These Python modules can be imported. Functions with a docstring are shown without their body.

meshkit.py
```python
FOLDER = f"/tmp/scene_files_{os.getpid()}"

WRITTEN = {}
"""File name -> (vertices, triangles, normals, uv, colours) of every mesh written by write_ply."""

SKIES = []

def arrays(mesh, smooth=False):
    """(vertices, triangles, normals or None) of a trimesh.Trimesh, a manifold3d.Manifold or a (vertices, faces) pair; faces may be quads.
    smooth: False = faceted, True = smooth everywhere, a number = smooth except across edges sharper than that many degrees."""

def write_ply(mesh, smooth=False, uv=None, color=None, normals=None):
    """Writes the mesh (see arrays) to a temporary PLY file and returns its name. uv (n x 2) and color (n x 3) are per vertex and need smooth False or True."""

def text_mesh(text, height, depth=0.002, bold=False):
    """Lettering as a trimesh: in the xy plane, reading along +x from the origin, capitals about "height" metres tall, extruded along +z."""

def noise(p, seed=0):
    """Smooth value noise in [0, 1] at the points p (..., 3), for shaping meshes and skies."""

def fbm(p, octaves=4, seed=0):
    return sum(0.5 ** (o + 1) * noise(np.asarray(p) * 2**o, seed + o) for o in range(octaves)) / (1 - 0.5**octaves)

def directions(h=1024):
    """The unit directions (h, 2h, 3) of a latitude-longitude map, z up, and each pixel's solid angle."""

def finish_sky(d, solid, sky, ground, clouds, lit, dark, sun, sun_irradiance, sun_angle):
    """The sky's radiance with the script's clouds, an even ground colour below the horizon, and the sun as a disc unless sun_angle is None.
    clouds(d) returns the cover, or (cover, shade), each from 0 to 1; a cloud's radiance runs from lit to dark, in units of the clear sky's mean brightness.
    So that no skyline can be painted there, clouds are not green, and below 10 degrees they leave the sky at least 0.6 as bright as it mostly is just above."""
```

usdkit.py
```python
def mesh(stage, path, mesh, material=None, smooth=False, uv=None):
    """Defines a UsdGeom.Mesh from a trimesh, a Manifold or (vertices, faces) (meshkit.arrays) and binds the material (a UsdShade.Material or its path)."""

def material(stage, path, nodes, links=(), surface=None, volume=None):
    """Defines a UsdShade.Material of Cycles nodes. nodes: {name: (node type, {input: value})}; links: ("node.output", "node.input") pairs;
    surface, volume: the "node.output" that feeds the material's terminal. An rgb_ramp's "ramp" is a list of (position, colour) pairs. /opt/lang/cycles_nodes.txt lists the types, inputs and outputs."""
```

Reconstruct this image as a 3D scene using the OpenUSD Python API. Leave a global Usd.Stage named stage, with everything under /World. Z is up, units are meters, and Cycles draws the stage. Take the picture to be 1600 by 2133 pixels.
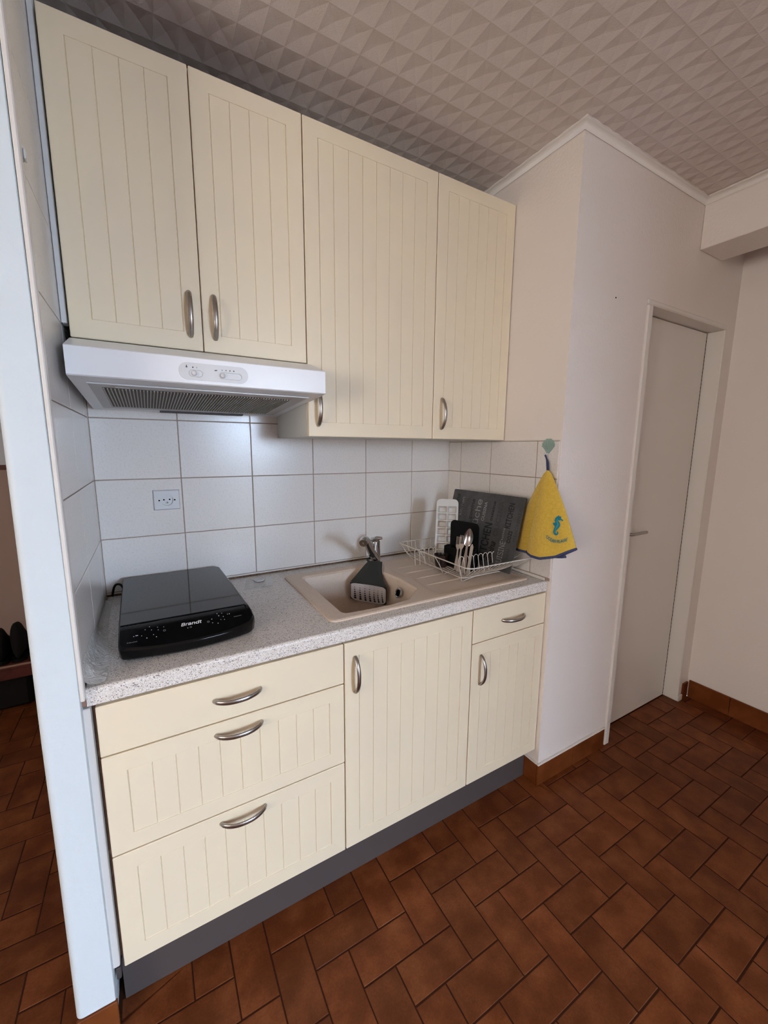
import math, random
import numpy as np, trimesh, usdkit, meshkit
import manifold3d as m3
from manifold3d import Manifold, CrossSection
from shapely.geometry import Polygon, box as sbox
from shapely import affinity
from pxr import Usd, UsdGeom, UsdLux, UsdShade, Gf, Sdf

random.seed(7); rng = np.random.default_rng(7)
stage = Usd.Stage.CreateInMemory()
UsdGeom.SetStageUpAxis(stage, UsdGeom.Tokens.z); UsdGeom.SetStageMetersPerUnit(stage, 1.0)
world = UsdGeom.Xform.Define(stage, '/World'); stage.SetDefaultPrim(world.GetPrim())
UsdGeom.Scope.Define(stage, '/World/Looks')

# ------------------------------------------------------------------ camera
CAM = np.array([0.1412, -1.6596, 1.4256]); YAW, PITCH, ROLL, FPX = 0.52515, -0.15737, 0.00674, 845.17
EXPOSURE, SUN, SIDE = 1.44, 1.9, 3.8
def cam_axes():
    cy, sy, cp, sp = math.cos(YAW), math.sin(YAW), math.cos(PITCH), math.sin(PITCH)
    f = np.array([sy*cp, cy*cp, sp]); r = np.array([cy, -sy, 0.]); u = np.cross(r, f)
    c, s = math.cos(ROLL), math.sin(ROLL)
    return c*r + s*u, -s*r + c*u, f
RX, UX, FX = cam_axes()
cam = UsdGeom.Camera.Define(stage, '/World/camera')
mtx = Gf.Matrix4d(*[float(x) for x in (*RX, 0, *UX, 0, *(-FX), 0, *CAM, 1)])
cam.AddTransformOp().Set(mtx)
cam.CreateHorizontalApertureAttr(36.0); cam.CreateVerticalApertureAttr(36.0*2133/1600)
cam.CreateFocalLengthAttr(36.0*FPX/1600); cam.CreateClippingRangeAttr(Gf.Vec2f(0.02, 100)); cam.CreateExposureAttr(EXPOSURE)

# ------------------------------------------------------------------ light: one tall balcony window behind the camera
WIN = (1.05, 2.45, 0.10, 2.15)           # x0 x1 z0 z1 of the opening in the rear wall
REAR, STUB = -4.6, 1.50
dome = UsdLux.DomeLight.Define(stage, '/World/sky')
dome.CreateIntensityAttr(.6); dome.CreateColorAttr(Gf.Vec3f(.75, .88, 1.0))
wl = UsdLux.RectLight.Define(stage, '/World/daylight')    # bright open sky over the balcony
wl.CreateWidthAttr(9.0); wl.CreateHeightAttr(3.4)
wl.CreateIntensityAttr(10.0); wl.CreateColorAttr(Gf.Vec3f(.75, .96, 1.27))
wl.AddTranslateOp().Set(Gf.Vec3d(2.2, -8.0, 3.1)); wl.AddRotateXOp().Set(90)

sun = UsdLux.DistantLight.Define(stage, '/World/sun')     # falls through the window on the floor behind the viewer
sun.CreateAngleAttr(0.8); sun.CreateNormalizeAttr(True); sun.CreateIntensityAttr(SUN); sun.CreateColorAttr(Gf.Vec3f(1.0, .93, .82))
sun.AddRotateXYZOp().Set(Gf.Vec3f(38, 0, -8))

WIN2 = (-3.3, -1.9, 0.95, 2.15)         # y0 y1 z0 z1: side window of the living room, facing a sunlit facade
w2l = UsdLux.RectLight.Define(stage, '/World/side_daylight')
w2l.CreateWidthAttr(WIN2[1]-WIN2[0]); w2l.CreateHeightAttr(WIN2[3]-WIN2[2])
w2l.CreateIntensityAttr(SIDE); w2l.CreateColorAttr(Gf.Vec3f(1.06, .86, .66))
w2l.AddTranslateOp().Set(Gf.Vec3d(-2.73, (WIN2[0]+WIN2[1])/2, (WIN2[2]+WIN2[3])/2)); w2l.AddRotateXYZOp().Set(Gf.Vec3f(90, 0, -90))

# ------------------------------------------------------------------ helpers
used = {}
def numbered(parent, name):
    k = used.get((parent, name), 0); used[(parent, name)] = k+1
    return name if k == 0 else f'{name}_{k:03d}'
def meta(p, label=None, cat=None, group=None, kind=None):
    for k, v in (('label', label), ('category', cat), ('group', group), ('kind', kind)):
        if v: p.SetCustomDataByKey(k, v)
ORIG = {}
def thing(name, label, cat, loc=(0, 0, 0), group=None, kind=None):
    path = '/World/' + numbered('/World', name)
    x = UsdGeom.Xform.Define(stage, path); x.AddTranslateOp().Set(Gf.Vec3d(*map(float, loc)))
    meta(x.GetPrim(), label, cat, group, kind); ORIG[path] = np.array(loc, float)
    return path
def arr(mesh, smooth):
    return meshkit.arrays(mesh, smooth)
def part(parent, name, mesh, mat, smooth=False, label=None, kind=None):
    """mesh in world coordinates -> child of parent"""
    path = parent + '/' + numbered(parent, name)
    if hasattr(mesh, 'to_mesh'):
        mm = mesh.to_mesh(); v, f = np.array(mm.vert_properties[:, :3], float), np.array(mm.tri_verts)
    elif isinstance(mesh, (tuple, list)): v, f = np.asarray(mesh[0], float), np.asarray(mesh[1])
    else: v, f = np.array(mesh.vertices), np.array(mesh.faces)
    root = '/'.join(parent.split('/')[:3])
    o = ORIG.get(root, np.zeros(3))
    p = usdkit.mesh(stage, path, (v - o, f), '/World/Looks/' + mat, smooth=smooth)
    meta(p.GetPrim(), label, None, None, kind)
    return path
def single(name, mesh, mat, label, cat, smooth=False, group=None, kind=None):
    return_path = '/World/' + numbered('/World', name)
    p = usdkit.mesh(stage, return_path, mesh, '/World/Looks/' + mat, smooth=smooth)
    meta(p.GetPrim(), label, cat, group, kind); ORIG[return_path] = np.zeros(3)
    return return_path
def dup(src, name, loc, label, cat, group=None, rotz=0):
    path = '/World/' + numbered('/World', name)
    x = UsdGeom.Xform.Define(stage, path); p = x.GetPrim()
    p.GetReferences().AddInternalReference(src); 
    x.ClearXformOpOrder(); x.AddTranslateOp(opSuffix='own').Set(Gf.Vec3d(*map(float, loc)))
    if rotz: x.AddRotateZOp(opSuffix='own').Set(rotz)
    p.SetInstanceable(True); meta(p, label, cat, group)
    return path
cat_ = trimesh.util.concatenate
def CSO(loops):
    pts = [tuple(map(float, p[:2])) for p in loops[0]]
    ar = sum(a[0]*b[1]-b[0]*a[1] for a, b in zip(pts, pts[1:]+pts[:1]))
    return CrossSection([pts if ar > 0 else pts[::-1]])
def rb(x0, x1, y0, y1, z0, z1, b=0.0015):
    """box with chamfered edges"""
    if b <= 0:
        return trimesh.creation.box(bounds=[(x0, y0, z0), (x1, y1, z1)])
    pts = []
    for x, sx in ((x0, 1), (x1, -1)):
        for y, sy in ((y0, 1), (y1, -1)):
            for z, sz in ((z0, 1), (z1, -1)):
                pts += [(x, y+sy*b, z+sz*b), (x+sx*b, y, z+sz*b), (x+sx*b, y+sy*b, z)]
    return trimesh.convex.convex_hull(np.array(pts))
def mb(x0, x1, y0, y1, z0, z1):
    return Manifold.cube([x1-x0, y1-y0, z1-z0]).translate([x0, y0, z0])
def tm(mani):
    m = mani.to_mesh(); return trimesh.Trimesh(np.array(m.vert_properties[:, :3]), np.array(m.tri_verts), process=False)
def to_m(t):
    t = trimesh.Trimesh(t.vertices, t.faces); t.merge_vertices()
    return Manifold(m3.Mesh(np.asarray(t.vertices, np.float32), np.asarray(t.faces, np.uint32)))
def tube(pts, r, n=8, closed=False, caps=True):
    P = np.asarray(pts, float); N = len(P); r = np.broadcast_to(np.asarray(r, float), (N,))
    if closed: T = np.roll(P, -1, 0) - np.roll(P, 1, 0)
    else: T = np.gradient(P, axis=0)
    T /= np.linalg.norm(T, axis=1, keepdims=True)
    up = np.array([0, 0, 1.]) if abs(T[0][2]) < .9 else np.array([1., 0, 0])
    nrm = np.cross(T[0], up); nrm /= np.linalg.norm(nrm); V = []
    for i in range(N):
        nrm = nrm - T[i]*np.dot(nrm, T[i]); nrm /= np.linalg.norm(nrm); b = np.cross(T[i], nrm)
        a = np.arange(n)*2*math.pi/n
        V.append(P[i] + r[i]*(np.cos(a)[:, None]*nrm + np.sin(a)[:, None]*b))
    V = np.concatenate(V); F = []
    for i in range(N if closed else N-1):
        j = (i+1) % N
        for k in range(n):
            l = (k+1) % n
            F += [(i*n+k, i*n+l, j*n+l), (i*n+k, j*n+l, j*n+k)]
    if not closed and caps:
        a = len(V); V = np.vstack([V, P[0], P[-1]])
        for k in range(n):
            l = (k+1) % n
            F += [(a, l, k), (a+1, (N-1)*n+k, (N-1)*n+l)]
    return trimesh.Trimesh(V, np.array(F), process=False)
def smoothpath(pts, n=24, closed=False):
    from scipy.interpolate import CubicSpline
    P = np.asarray(pts, float)
    if closed: P = np.vstack([P, P[:1]])
    d = np.r_[0, np.cumsum(np.linalg.norm(np.diff(P, axis=0), axis=1))]
    cs = CubicSpline(d, P, bc_type='periodic' if closed else 'natural')
    t = np.linspace(0, d[-1], n, endpoint=not closed)
    return cs(t)
def loft(rings, cap0=True, cap1=True, closed_u=True):
    """rings: list of (n,3) arrays of equal length"""
    R = np.array(rings); a, n, _ = R.shape; V = R.reshape(-1, 3); F = []
    for i in range(a-1):
        for k in range(n if closed_u else n-1):
            l = (k+1) % n
            F += [(i*n+k, i*n+l, (i+1)*n+l), (i*n+k, (i+1)*n+l, (i+1)*n+k)]
    if cap0:
        V = np.vstack([V, R[0].mean(0)]); c = len(V)-1
        F += [(c, (k+1) % n, k) for k in range(n)]
    if cap1:
        V = np.vstack([V, R[-1].mean(0)]); c = len(V)-1
        F += [(c, (a-1)*n+k, (a-1)*n+(k+1) % n) for k in range(n)]
    t = trimesh.Trimesh(V, np.array(F), process=False)
    return t
def lathe(profile, n=28, center=(0, 0, 0)):
    rings = []
    a = np.arange(n)*2*math.pi/n
    for r, z in profile: rings.append(np.stack([r*np.cos(a), r*np.sin(a), np.full(n, z)], 1) + np.array(center))
    return loft(rings)
def extrude(poly, h, frame=None):
    t = trimesh.creation.extrude_polygon(poly, h, engine='earcut')
    if frame is not None:
        o, u, v, w = [np.asarray(q, float) for q in frame]
        t.vertices = o + t.vertices[:, :1]*u + t.vertices[:, 1:2]*v + t.vertices[:, 2:]*w
        if np.dot(np.cross(u, v), w) < 0: t.invert()
    return t
def place(t, frame):
    o, u, v, w = [np.asarray(q, float) for q in frame]
    V = np.array(t.vertices); V = o + V[:, :1]*u + V[:, 1:2]*v + V[:, 2:]*w
    F = np.array(t.faces)
    if np.dot(np.cross(u, v), w) < 0: F = F[:, ::-1]
    return trimesh.Trimesh(V, F, process=False)
def rrect(x0, x1, y0, y1, r, n=6):
    return sbox(x0+r, y0+r, x1-r, y1-r).buffer(r, quad_segs=n)
def pix(p):
    d = np.asarray(p, float) - CAM; z = d @ FX
    return np.stack([800 + FPX*(d @ RX)/z, 1066.5 - FPX*(d @ UX)/z], -1), z

# ------------------------------------------------------------------ materials
def mat(name, color, rough=.5, spec=.5, metallic=0., noise=None, bump=None, extra=None, rand=0.):
    """noise=(scale, colour2, lo, hi); bump=(scale, strength, distance); rand = value spread between objects"""
    N = {'p': ('principled_bsdf', {'base_color': color, 'roughness': rough, 'specular_ior_level': spec, 'metallic': metallic, **(extra or {})}),
         'geo': ('geometry', {})}
    L = []
    src = None
    if noise:
        sc, c2, lo, hi = noise
        N['n'] = ('noise_texture', {'scale': sc, 'detail': 3.0, 'roughness': .6}); L.append(('geo.position', 'n.vector'))
        N['mr'] = ('map_range', {'from_min': lo, 'from_max': hi, 'clamp': True}); L.append(('n.fac', 'mr.value'))
        N['mx'] = ('mix', {'mix_type': 'mix', 'color1': color, 'color2': c2}); L.append(('mr.result', 'mx.fac')); src = 'mx.color'
    if rand:
        N['oi'] = ('object_info', {}); N['rm'] = ('map_range', {'from_min': 0., 'from_max': 1., 'to_min': 1-rand, 'to_max': 1+rand}); L.append(('oi.random', 'rm.value'))
        N['hs'] = ('hsv', {'color': color}); L.append(('rm.result', 'hs.value'))
        if src: L.append((src, 'hs.color'))
        src = 'hs.color'
    if src: L.append((src, 'p.base_color'))
    if bump:
        N['bn'] = ('noise_texture', {'scale': bump[0], 'detail': 4.0}); L.append(('geo.position', 'bn.vector'))
        N['b'] = ('bump', {'strength': bump[1], 'distance': bump[2]}); L += [('bn.fac', 'b.height'), ('b.normal', 'p.normal')]
    usdkit.material(stage, '/World/Looks/' + name, N, L, surface='p.BSDF')
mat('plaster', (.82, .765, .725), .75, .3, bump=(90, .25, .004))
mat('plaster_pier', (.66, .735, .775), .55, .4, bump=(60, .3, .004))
mat('white_paint', (.76, .73, .69), .42, .5, bump=(40, .12, .003))
mat('ceiling_foam', (.68, .61, .575), .85, .2, bump=(250, .3, .002))
mat('far_wall_pink', (.42, .30, .25), .8, .2)
mat('far_wall_white', (.62, .64, .68), .8, .2)
mat('dark_red_wood', (.10, .02, .012), .5, .4, noise=(12, (.06, .012, .008), .4, .6))
mat('cream', (.83, .725, .535), .42, .45, noise=(5, (.81, .71, .535), .4, .6), bump=(300, .04, .001))
mat('melamine', (.66, .65, .60), .5, .4)
mat('gap_dark', (.05, .03, .02), .8, .1)
mat('plinth_grey', (.080, .066, .064), .45, .4)
mat('nickel', (.38, .36, .34), .30, .5, metallic=1.)
mat('chrome', (.55, .55, .56), .08, .5, metallic=1.)
mat('steel', (.45, .43, .41), .22, .5, metallic=1.)
mat('tile_white', (.765, .732, .70), .22, .5, noise=(160, (.68, .65, .62), .5, .72), bump=(25, .12, .002), rand=.02)
mat('grout', (.36, .29, .24), .9, .1)
mat('grout_floor', (.042, .013, .005), .9, .1)
mat('silicone', (.74, .70, .66), .35, .5)
mat('brown_gap', (.20, .12, .075), .7, .2, noise=(60, (.10, .06, .04), .4, .6))
mat('hood_white', (.83, .855, .885), .30, .5)
mat('hood_steel', (.70, .70, .68), .35, .5)
mat('hood_grey', (.52, .52, .52), .4, .4)
mat('filter_dark', (.16, .145, .13), .7, .2)
mat('filter_rib', (.46, .45, .43), .5, .3)
mat('print_grey', (.10, .10, .11), .6, .2)
mat('black_glass', (.010, .011, .012), .05, .36)
mat('black_gloss', (.003, .003, .0035), .10, .26)
mat('black_plastic', (.004, .004, .004), .55, .15)
mat('black_matte', (.006, .005, .005), .8, .2)
mat('print_white', (.75, .75, .75), .5, .3)
mat('print_dim', (.20, .20, .20), .5, .3)
mat('plastic_white', (.66, .67, .68), .35, .5)
mat('hole', (.004, .004, .004), .9, .0)
mat('caddy_grey', (.030, .032, .030), .6, .3)
mat('caddy_pink', (.52, .47, .46), .5, .4)
mat('rack_white', (.62, .58, .54), .4, .5)
mat('tray_white', (.62, .60, .58), .4, .5, extra={'subsurface_weight': .15, 'subsurface_scale': .01})
mat('board_grey', (.070, .070, .070), .35, .5, noise=(14, (.05, .05, .05), .4, .6))
mat('board_light', (.26, .26, .26), .4, .4)
mat('board_black', (.008, .008, .008), .4, .4)
mat('board_dim', (.045, .045, .045), .4, .4)
mat('cup_brown', (.018, .009, .006), .35, .5)
mat('towel_yellow', (.80, .54, .075), .95, .1, noise=(120, (.70, .45, .05), .35, .7), bump=(420, .9, .004), extra={'sheen_weight': .3, 'sheen_roughness': .6})
mat('towel_blue', (.06, .072, .15), .9, .1, bump=(500, .6, .002))
mat('thread_teal', (.01, .20, .27), .7, .3, bump=(700, .6, .001))
mat('thread_light', (.05, .33, .38), .7, .3, bump=(700, .6, .001))
mat('shell_teal', (.30, .42, .37), .35, .5)
mat('skirting', (.14, .036, .008), .35, .3, noise=(10, (.20, .058, .016), .4, .65), rand=.12)
mat('chipboard', (.30, .18, .13), .8, .1)
# terracotta floor tiles: mottled, browner towards a few cloudy patches
usdkit.material(stage, '/World/Looks/terracotta', {
    'geo': ('geometry', {}), 'oi': ('object_info', {}),
    'add': ('vector_math', {'math_type': 'multiply_add', 'vector2': (1, 1, 1)}),
    'cmb': ('combine_xyz', {'x': 0., 'y': 0.}), 'mu': ('math', {'math_type': 'multiply', 'value2': 37.0}),
    'n': ('noise_texture', {'scale': 11.0, 'detail': 3.0, 'roughness': .55}),
    'r': ('rgb_ramp', {'ramp': [(0., (.078, .018, .004)), (.40, (.115, .029, .0068)), (.60, (.170, .049, .014)), (1., (.275, .098, .034))]}),
    'n2': ('noise_texture', {'scale': 170.0, 'detail': 2.0}), 'mr2': ('map_range', {'from_min': .3, 'from_max': .7, 'to_min': .88, 'to_max': 1.1}),
    'rm': ('map_range', {'from_min': 0., 'from_max': 1., 'to_min': .86, 'to_max': 1.14}), 'mm': ('math', {'math_type': 'multiply'}),
    'hs': ('hsv', {}), 'bn': ('bump', {'strength': .25, 'distance': .002}),
    'p': ('principled_bsdf', {'roughness': .45, 'specular_ior_level': .22})},
    [('oi.random', 'mu.value1'), ('mu.value', 'cmb.z'), ('geo.position', 'add.vector1'), ('cmb.vector', 'add.vector3'), ('add.vector', 'n.vector'), ('n.fac', 'r.fac'),
     ('geo.position', 'n2.vector'), ('n2.fac', 'mr2.value'), ('oi.random', 'rm.value'), ('mr2.result', 'mm.value1'), ('rm.result', 'mm.value2'),
     ('r.color', 'hs.color'), ('mm.value', 'hs.value'), ('hs.color', 'p.base_color'), ('n.fac', 'bn.height'), ('bn.normal', 'p.normal')], surface='p.BSDF')
# speckled laminate of the worktop and the granite-composite sink
def speckle(name, base, dark, light, scale, rough, dlo, dhi):
    usdkit.material(stage, '/World/Looks/' + name, {
        'geo': ('geometry', {}), 'v': ('voronoi_texture', {'scale': scale, 'randomness': 1.0}), 'sc': ('separate_color', {}),
        'm1': ('map_range', {'from_min': dlo, 'from_max': dlo+.05, 'clamp': True}), 'm2': ('map_range', {'from_min': dhi, 'from_max': dhi+.05, 'clamp': True}),
        'v2': ('voronoi_texture', {'scale': scale*2.3, 'randomness': 1.0}), 'sc2': ('separate_color', {}), 'm3': ('map_range', {'from_min': .8, 'from_max': .85, 'clamp': True}),
        'x1': ('mix', {'color1': dark, 'color2': base}), 'x2': ('mix', {'color2': light}), 'x3': ('mix', {'color2': tuple(.55*b for b in base)}),
        'p': ('principled_bsdf', {'roughness': rough, 'specular_ior_level': .4})},
        [('geo.position', 'v.vector'), ('v.color', 'sc.color'), ('sc.r', 'm1.value'), ('sc.g', 'm2.value'), ('geo.position', 'v2.vector'), ('v2.color', 'sc2.color'), ('sc2.r', 'm3.value'),
         ('m1.result', 'x1.fac'), ('x1.color', 'x2.color1'), ('m2.result', 'x2.fac'), ('x2.color', 'x3.color1'), ('m3.result', 'x3.fac'), ('x3.color', 'p.base_color')], surface='p.BSDF')
speckle('laminate', (.78, .72, .66), (.22, .20, .20), (.86, .83, .80), 470.0, .33, .10, .72)
speckle('composite', (.72, .58, .46), (.57, .45, .35), (.82, .68, .56), 900.0, .45, .2, .7)
# clear wrinkled film
usdkit.material(stage, '/World/Looks/film', {
    'geo': ('geometry', {}), 'wn': ('noise_texture', {'scale': 55.0, 'detail': 3.0, 'roughness': .6, 'distortion': 1.5}), 'bp': ('bump', {'strength': 1.0, 'distance': .006}),
    't': ('transparent_bsdf', {'color': (.93, .93, .93)}), 'p': ('principled_bsdf', {'base_color': (.86, .84, .80), 'roughness': .22, 'specular_ior_level': .8}),
    'm': ('mix_closure', {'fac': .72})}, [('geo.position', 'wn.vector'), ('wn.fac', 'bp.height'), ('bp.normal', 'p.normal'), ('t.BSDF', 'm.closure1'), ('p.BSDF', 'm.closure2')], surface='m.closure')

# ------------------------------------------------------------------ measured lines of the room (metres)
XL, XP, YP, XR, ZC = -0.0175, 1.4894, -0.658, 2.78, 2.505
YPIER = -0.655
YB, YU = -0.6407, -0.374          # front faces of base and wall cabinets
GX, GY, GP = 0.4405, -0.688, 0.0982   # floor grid

# ================================================================== FLOOR
fl = thing('floor', 'terracotta tiled floor in a herringbone pattern with dark joints', 'floor', kind='structure')
part(fl, 'screed', rb(-2.6, XR, REAR-.25, 1.6, -0.12, -0.0009, 0), 'grout_floor')
room = sbox(-2.6, REAR, XR, 1.6)
blocked = sbox(-.095, YPIER+.012, XL, 1.6).union(sbox(XL-.01, -.586, XP+.02, 1.6)).union(sbox(XP, YP+.005, 1.99, 1.6)).union(sbox(1.95, -.592, XR, 1.6))
free = room.difference(blocked)
cells = []
for i in range(-33, 26):
    for j in range(-26, 42):
        k = (i - j) % 4
        x0, y1 = GX + i*GP, GY - j*GP
        if k == 1: cells.append((x0 - GP, x0 + GP, y1 - GP, y1))      # second half of a lying tile (i-1, i)
        elif k == 2: cells.append((x0, x0 + GP, y1 - GP, y1 + GP))    # lower half of a standing tile
def tile_mesh(poly, z0, z1, bev):
    P = np.array(poly.exterior.coords)[:-1]
    n = len(P); inner = poly.buffer(-bev, join_style=2)
    Q = np.array(inner.exterior.coords)[:-1] if (not inner.is_empty and inner.geom_type == 'Polygon') else None
    if Q is None or len(Q) != n: return trimesh.creation.extrude_polygon(poly, z1-z0, engine='earcut').apply_translation((0, 0, z0))
    k = np.argmin(np.linalg.norm(Q - P[0], axis=1)); Q = np.roll(Q, -k, 0)
    tilt = rng.normal(0, .00022, 2); c = P.mean(0)
    V = np.vstack([np.c_[P, np.full(n, z0)], np.c_[P, np.full(n, z1-bev*.6)], np.c_[Q, z1 + (Q-c) @ tilt/.1*1.0]])
    F = []
    for a in (0, n):
        for q in range(n):
            l = (q+1) % n; F += [(a+q, a+l, a+n+l), (a+q, a+n+l, a+n+q)]
    for q in range(1, n-1): F.append((2*n, 2*n+q, 2*n+q+1))
    t = trimesh.Trimesh(V, np.array(F), process=False)
    if t.face_normals[-1][2] < 0: t.invert()
    return t
seen, rest = [], []
for (a, b, c, d) in cells:
    g = .0018 + rng.uniform(-.0003, .0004)
    poly = sbox(a+g, c+g, b-g, d-g).intersection(free)
    for q in (poly.geoms if hasattr(poly, 'geoms') else [poly]):
        if q.is_empty or q.geom_type != 'Polygon' or q.area < 2e-4: continue
        q = Polygon(q.simplify(1e-5).exterior); cen = np.array([q.centroid.x, q.centroid.y, 0.])
        uv, z = pix(cen)
        ok = z > .1 and -70 < uv[0] < 1670 and -70 < uv[1] < 2260
        (seen if ok else rest).append((np.linalg.norm(cen-CAM), q))
seen.sort(key=lambda s: s[0])
for d, q in seen[:300]: part(fl, 'floor_tile', tile_mesh(q, -.004, 0., .0016), 'terracotta')
rest += seen[300:]
part(fl, 'far_floor_tiles', cat_([tile_mesh(q, -.004, 0., .0016) for d, q in rest]), 'terracotta', kind='stuff')

# ================================================================== CEILING: foam tiles with rows of hollow pyramids
ce = thing('ceiling', 'ceiling of white foam tiles with rows of pyramid hollows', 'ceiling', kind='structure')
part(ce, 'slab', rb(-2.6, XR, REAR-.25, 1.6, ZC+.016, ZC+.12, 0), 'plaster')
CX, CY, PX, PY, PD = .2345, -.484, 1/16., 1/12., .0042
def ceil_tile(x0, y0):
    V, F = [], []
    g = .0002
    for i in range(8):
        for j in range(6):
            ax, bx, ay, by = x0+i*PX, x0+(i+1)*PX, y0+j*PY, y0+(j+1)*PY
            if i == 0: ax += g
            if i == 7: bx -= g
            if j == 0: ay += g
            if j == 5: by -= g
            k = len(V); V += [(ax, ay, ZC), (bx, ay, ZC), (bx, by, ZC), (ax, by, ZC), ((ax+bx)/2, (ay+by)/2, ZC+PD)]
            F += [(k, k+4, k+1), (k+1, k+4, k+2), (k+2, k+4, k+3), (k+3, k+4, k)]
    return trimesh.Trimesh(np.array(V), np.array(F), process=False)
vis, hid = [], []
for i in range(-6, 6):
    for j in range(-9, 5):
        x0, y0 = CX + i*.5, CY + j*.5
        if x0 < -2.9 or x0 > XR or y0 > 1.6 or y0+.5 < REAR: continue
        uv, z = pix(np.array([[x0+a*.5, y0+b*.5, ZC] for a in (0, .5, 1) for b in (0, .5, 1)]))
        ok = np.any((z > .1) & (uv[:, 0] > -40) & (uv[:, 0] < 1640) & (uv[:, 1] > -40) & (uv[:, 1] < 900))
        (vis if ok else hid).append(ceil_tile(x0, y0))
for t in vis: part(ce, 'ceiling_tile', t, 'ceiling_foam')
part(ce, 'further_ceiling_tiles', cat_(hid), 'ceiling_foam', kind='stuff')

# ================================================================== WALLS
TT = .006                                    # tile thickness
xs = [-.0175, .2425, .4956, .7493, 1.0023, 1.2554, XP]
zs = [.9165, 1.1068, 1.311, 1.5164, 1.7205]
wb = thing('wall_back', 'white tiled splashback wall behind the worktop and hood', 'wall', kind='structure')
part(wb, 'masonry', rb(-.03, XP+.03, .0, .12, 0, ZC+.02, 0), 'plaster')
part(wb, 'grout_bed', rb(XL, XP, -.0042, .0005, .905, 1.72, 0), 'grout')
def wtile(parent, x0, x1, z0, z1, frame, g=.0016):
    t = rb(x0+g, x1-g, z0+g, z1-g, 0, TT, .0009)
    part(parent, 'wall_tile', place(t, frame), 'tile_white')
for i in range(6):
    for j in range(4):
        wtile(wb, xs[i], xs[i+1], zs[j], zs[j+1], ((0, 0, 0), (1, 0, 0), (0, 0, 1), (0, -1, 0)))
# left partition: pier end faces the camera, kitchen side tiled
wlft = thing('wall_left', 'white plastered partition end with tiled kitchen side', 'wall', kind='structure')
def pier(z):                                 # slightly leaning plaster pier
    return np.interp(z, [0, .1, 1.1, 1.45, 2.6], [-.101, -.100, -.0925, -.089, -.088])
rings = []
for z in (.094, .5, .8, 1.1, 1.45, 2.0, ZC+.02):
    xl = pier(z); r = .016
    arc = [(xl + r - r*math.cos(a), YPIER + r - r*math.sin(a)) for a in np.linspace(0, math.pi/2, 7)]
    pl = [(xl, 1.6)] + arc + [(-.0222, YPIER), (-.0205, YPIER+.0025), (-.0205, 1.6)]
    rings.append(np.array([(x + .0012*math.sin(z*9+x*40), y if y > 0 else y + .0010*math.sin(z*7.3), z) for x, y in pl]))
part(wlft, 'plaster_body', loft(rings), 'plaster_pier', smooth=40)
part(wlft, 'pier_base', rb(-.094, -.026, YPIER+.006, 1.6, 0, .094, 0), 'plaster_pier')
ys = [0, -.099, -.3515, -.6045, -.632]
lz = [.905, 1.1068, 1.311, 1.5164, 1.7205, 1.924, 2.1275, 2.331, ZC]
part(wlft, 'grout_bed', rb(-.0245, XL-TT+.0035, -.632, 0, .90, ZC, 0), 'grout')
for i in range(4):
    for j in range(8):
        wtile(wlft, -ys[i], -ys[i+1], lz[j], lz[j+1], ((XL-TT, 0, 0), (0, -1, 0), (0, 0, 1), (1, 0, 0)))
part(wlft, 'edge_trim', rb(-.0203, -.0118, YPIER-.0005, -.6325, .885, ZC, .002), 'white_paint', label='narrow cream plastic edge strip where the tiles meet the pier')
part(wlft, 'filler_strip', rb(-.026, -.0075, -.640, -.60, .165, .858, .002), 'white_paint', label='white filler strip beside the drawers')
w2 = thing('window_2', 'white framed side window opening in the outer wall', 'window', kind='structure')
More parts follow.
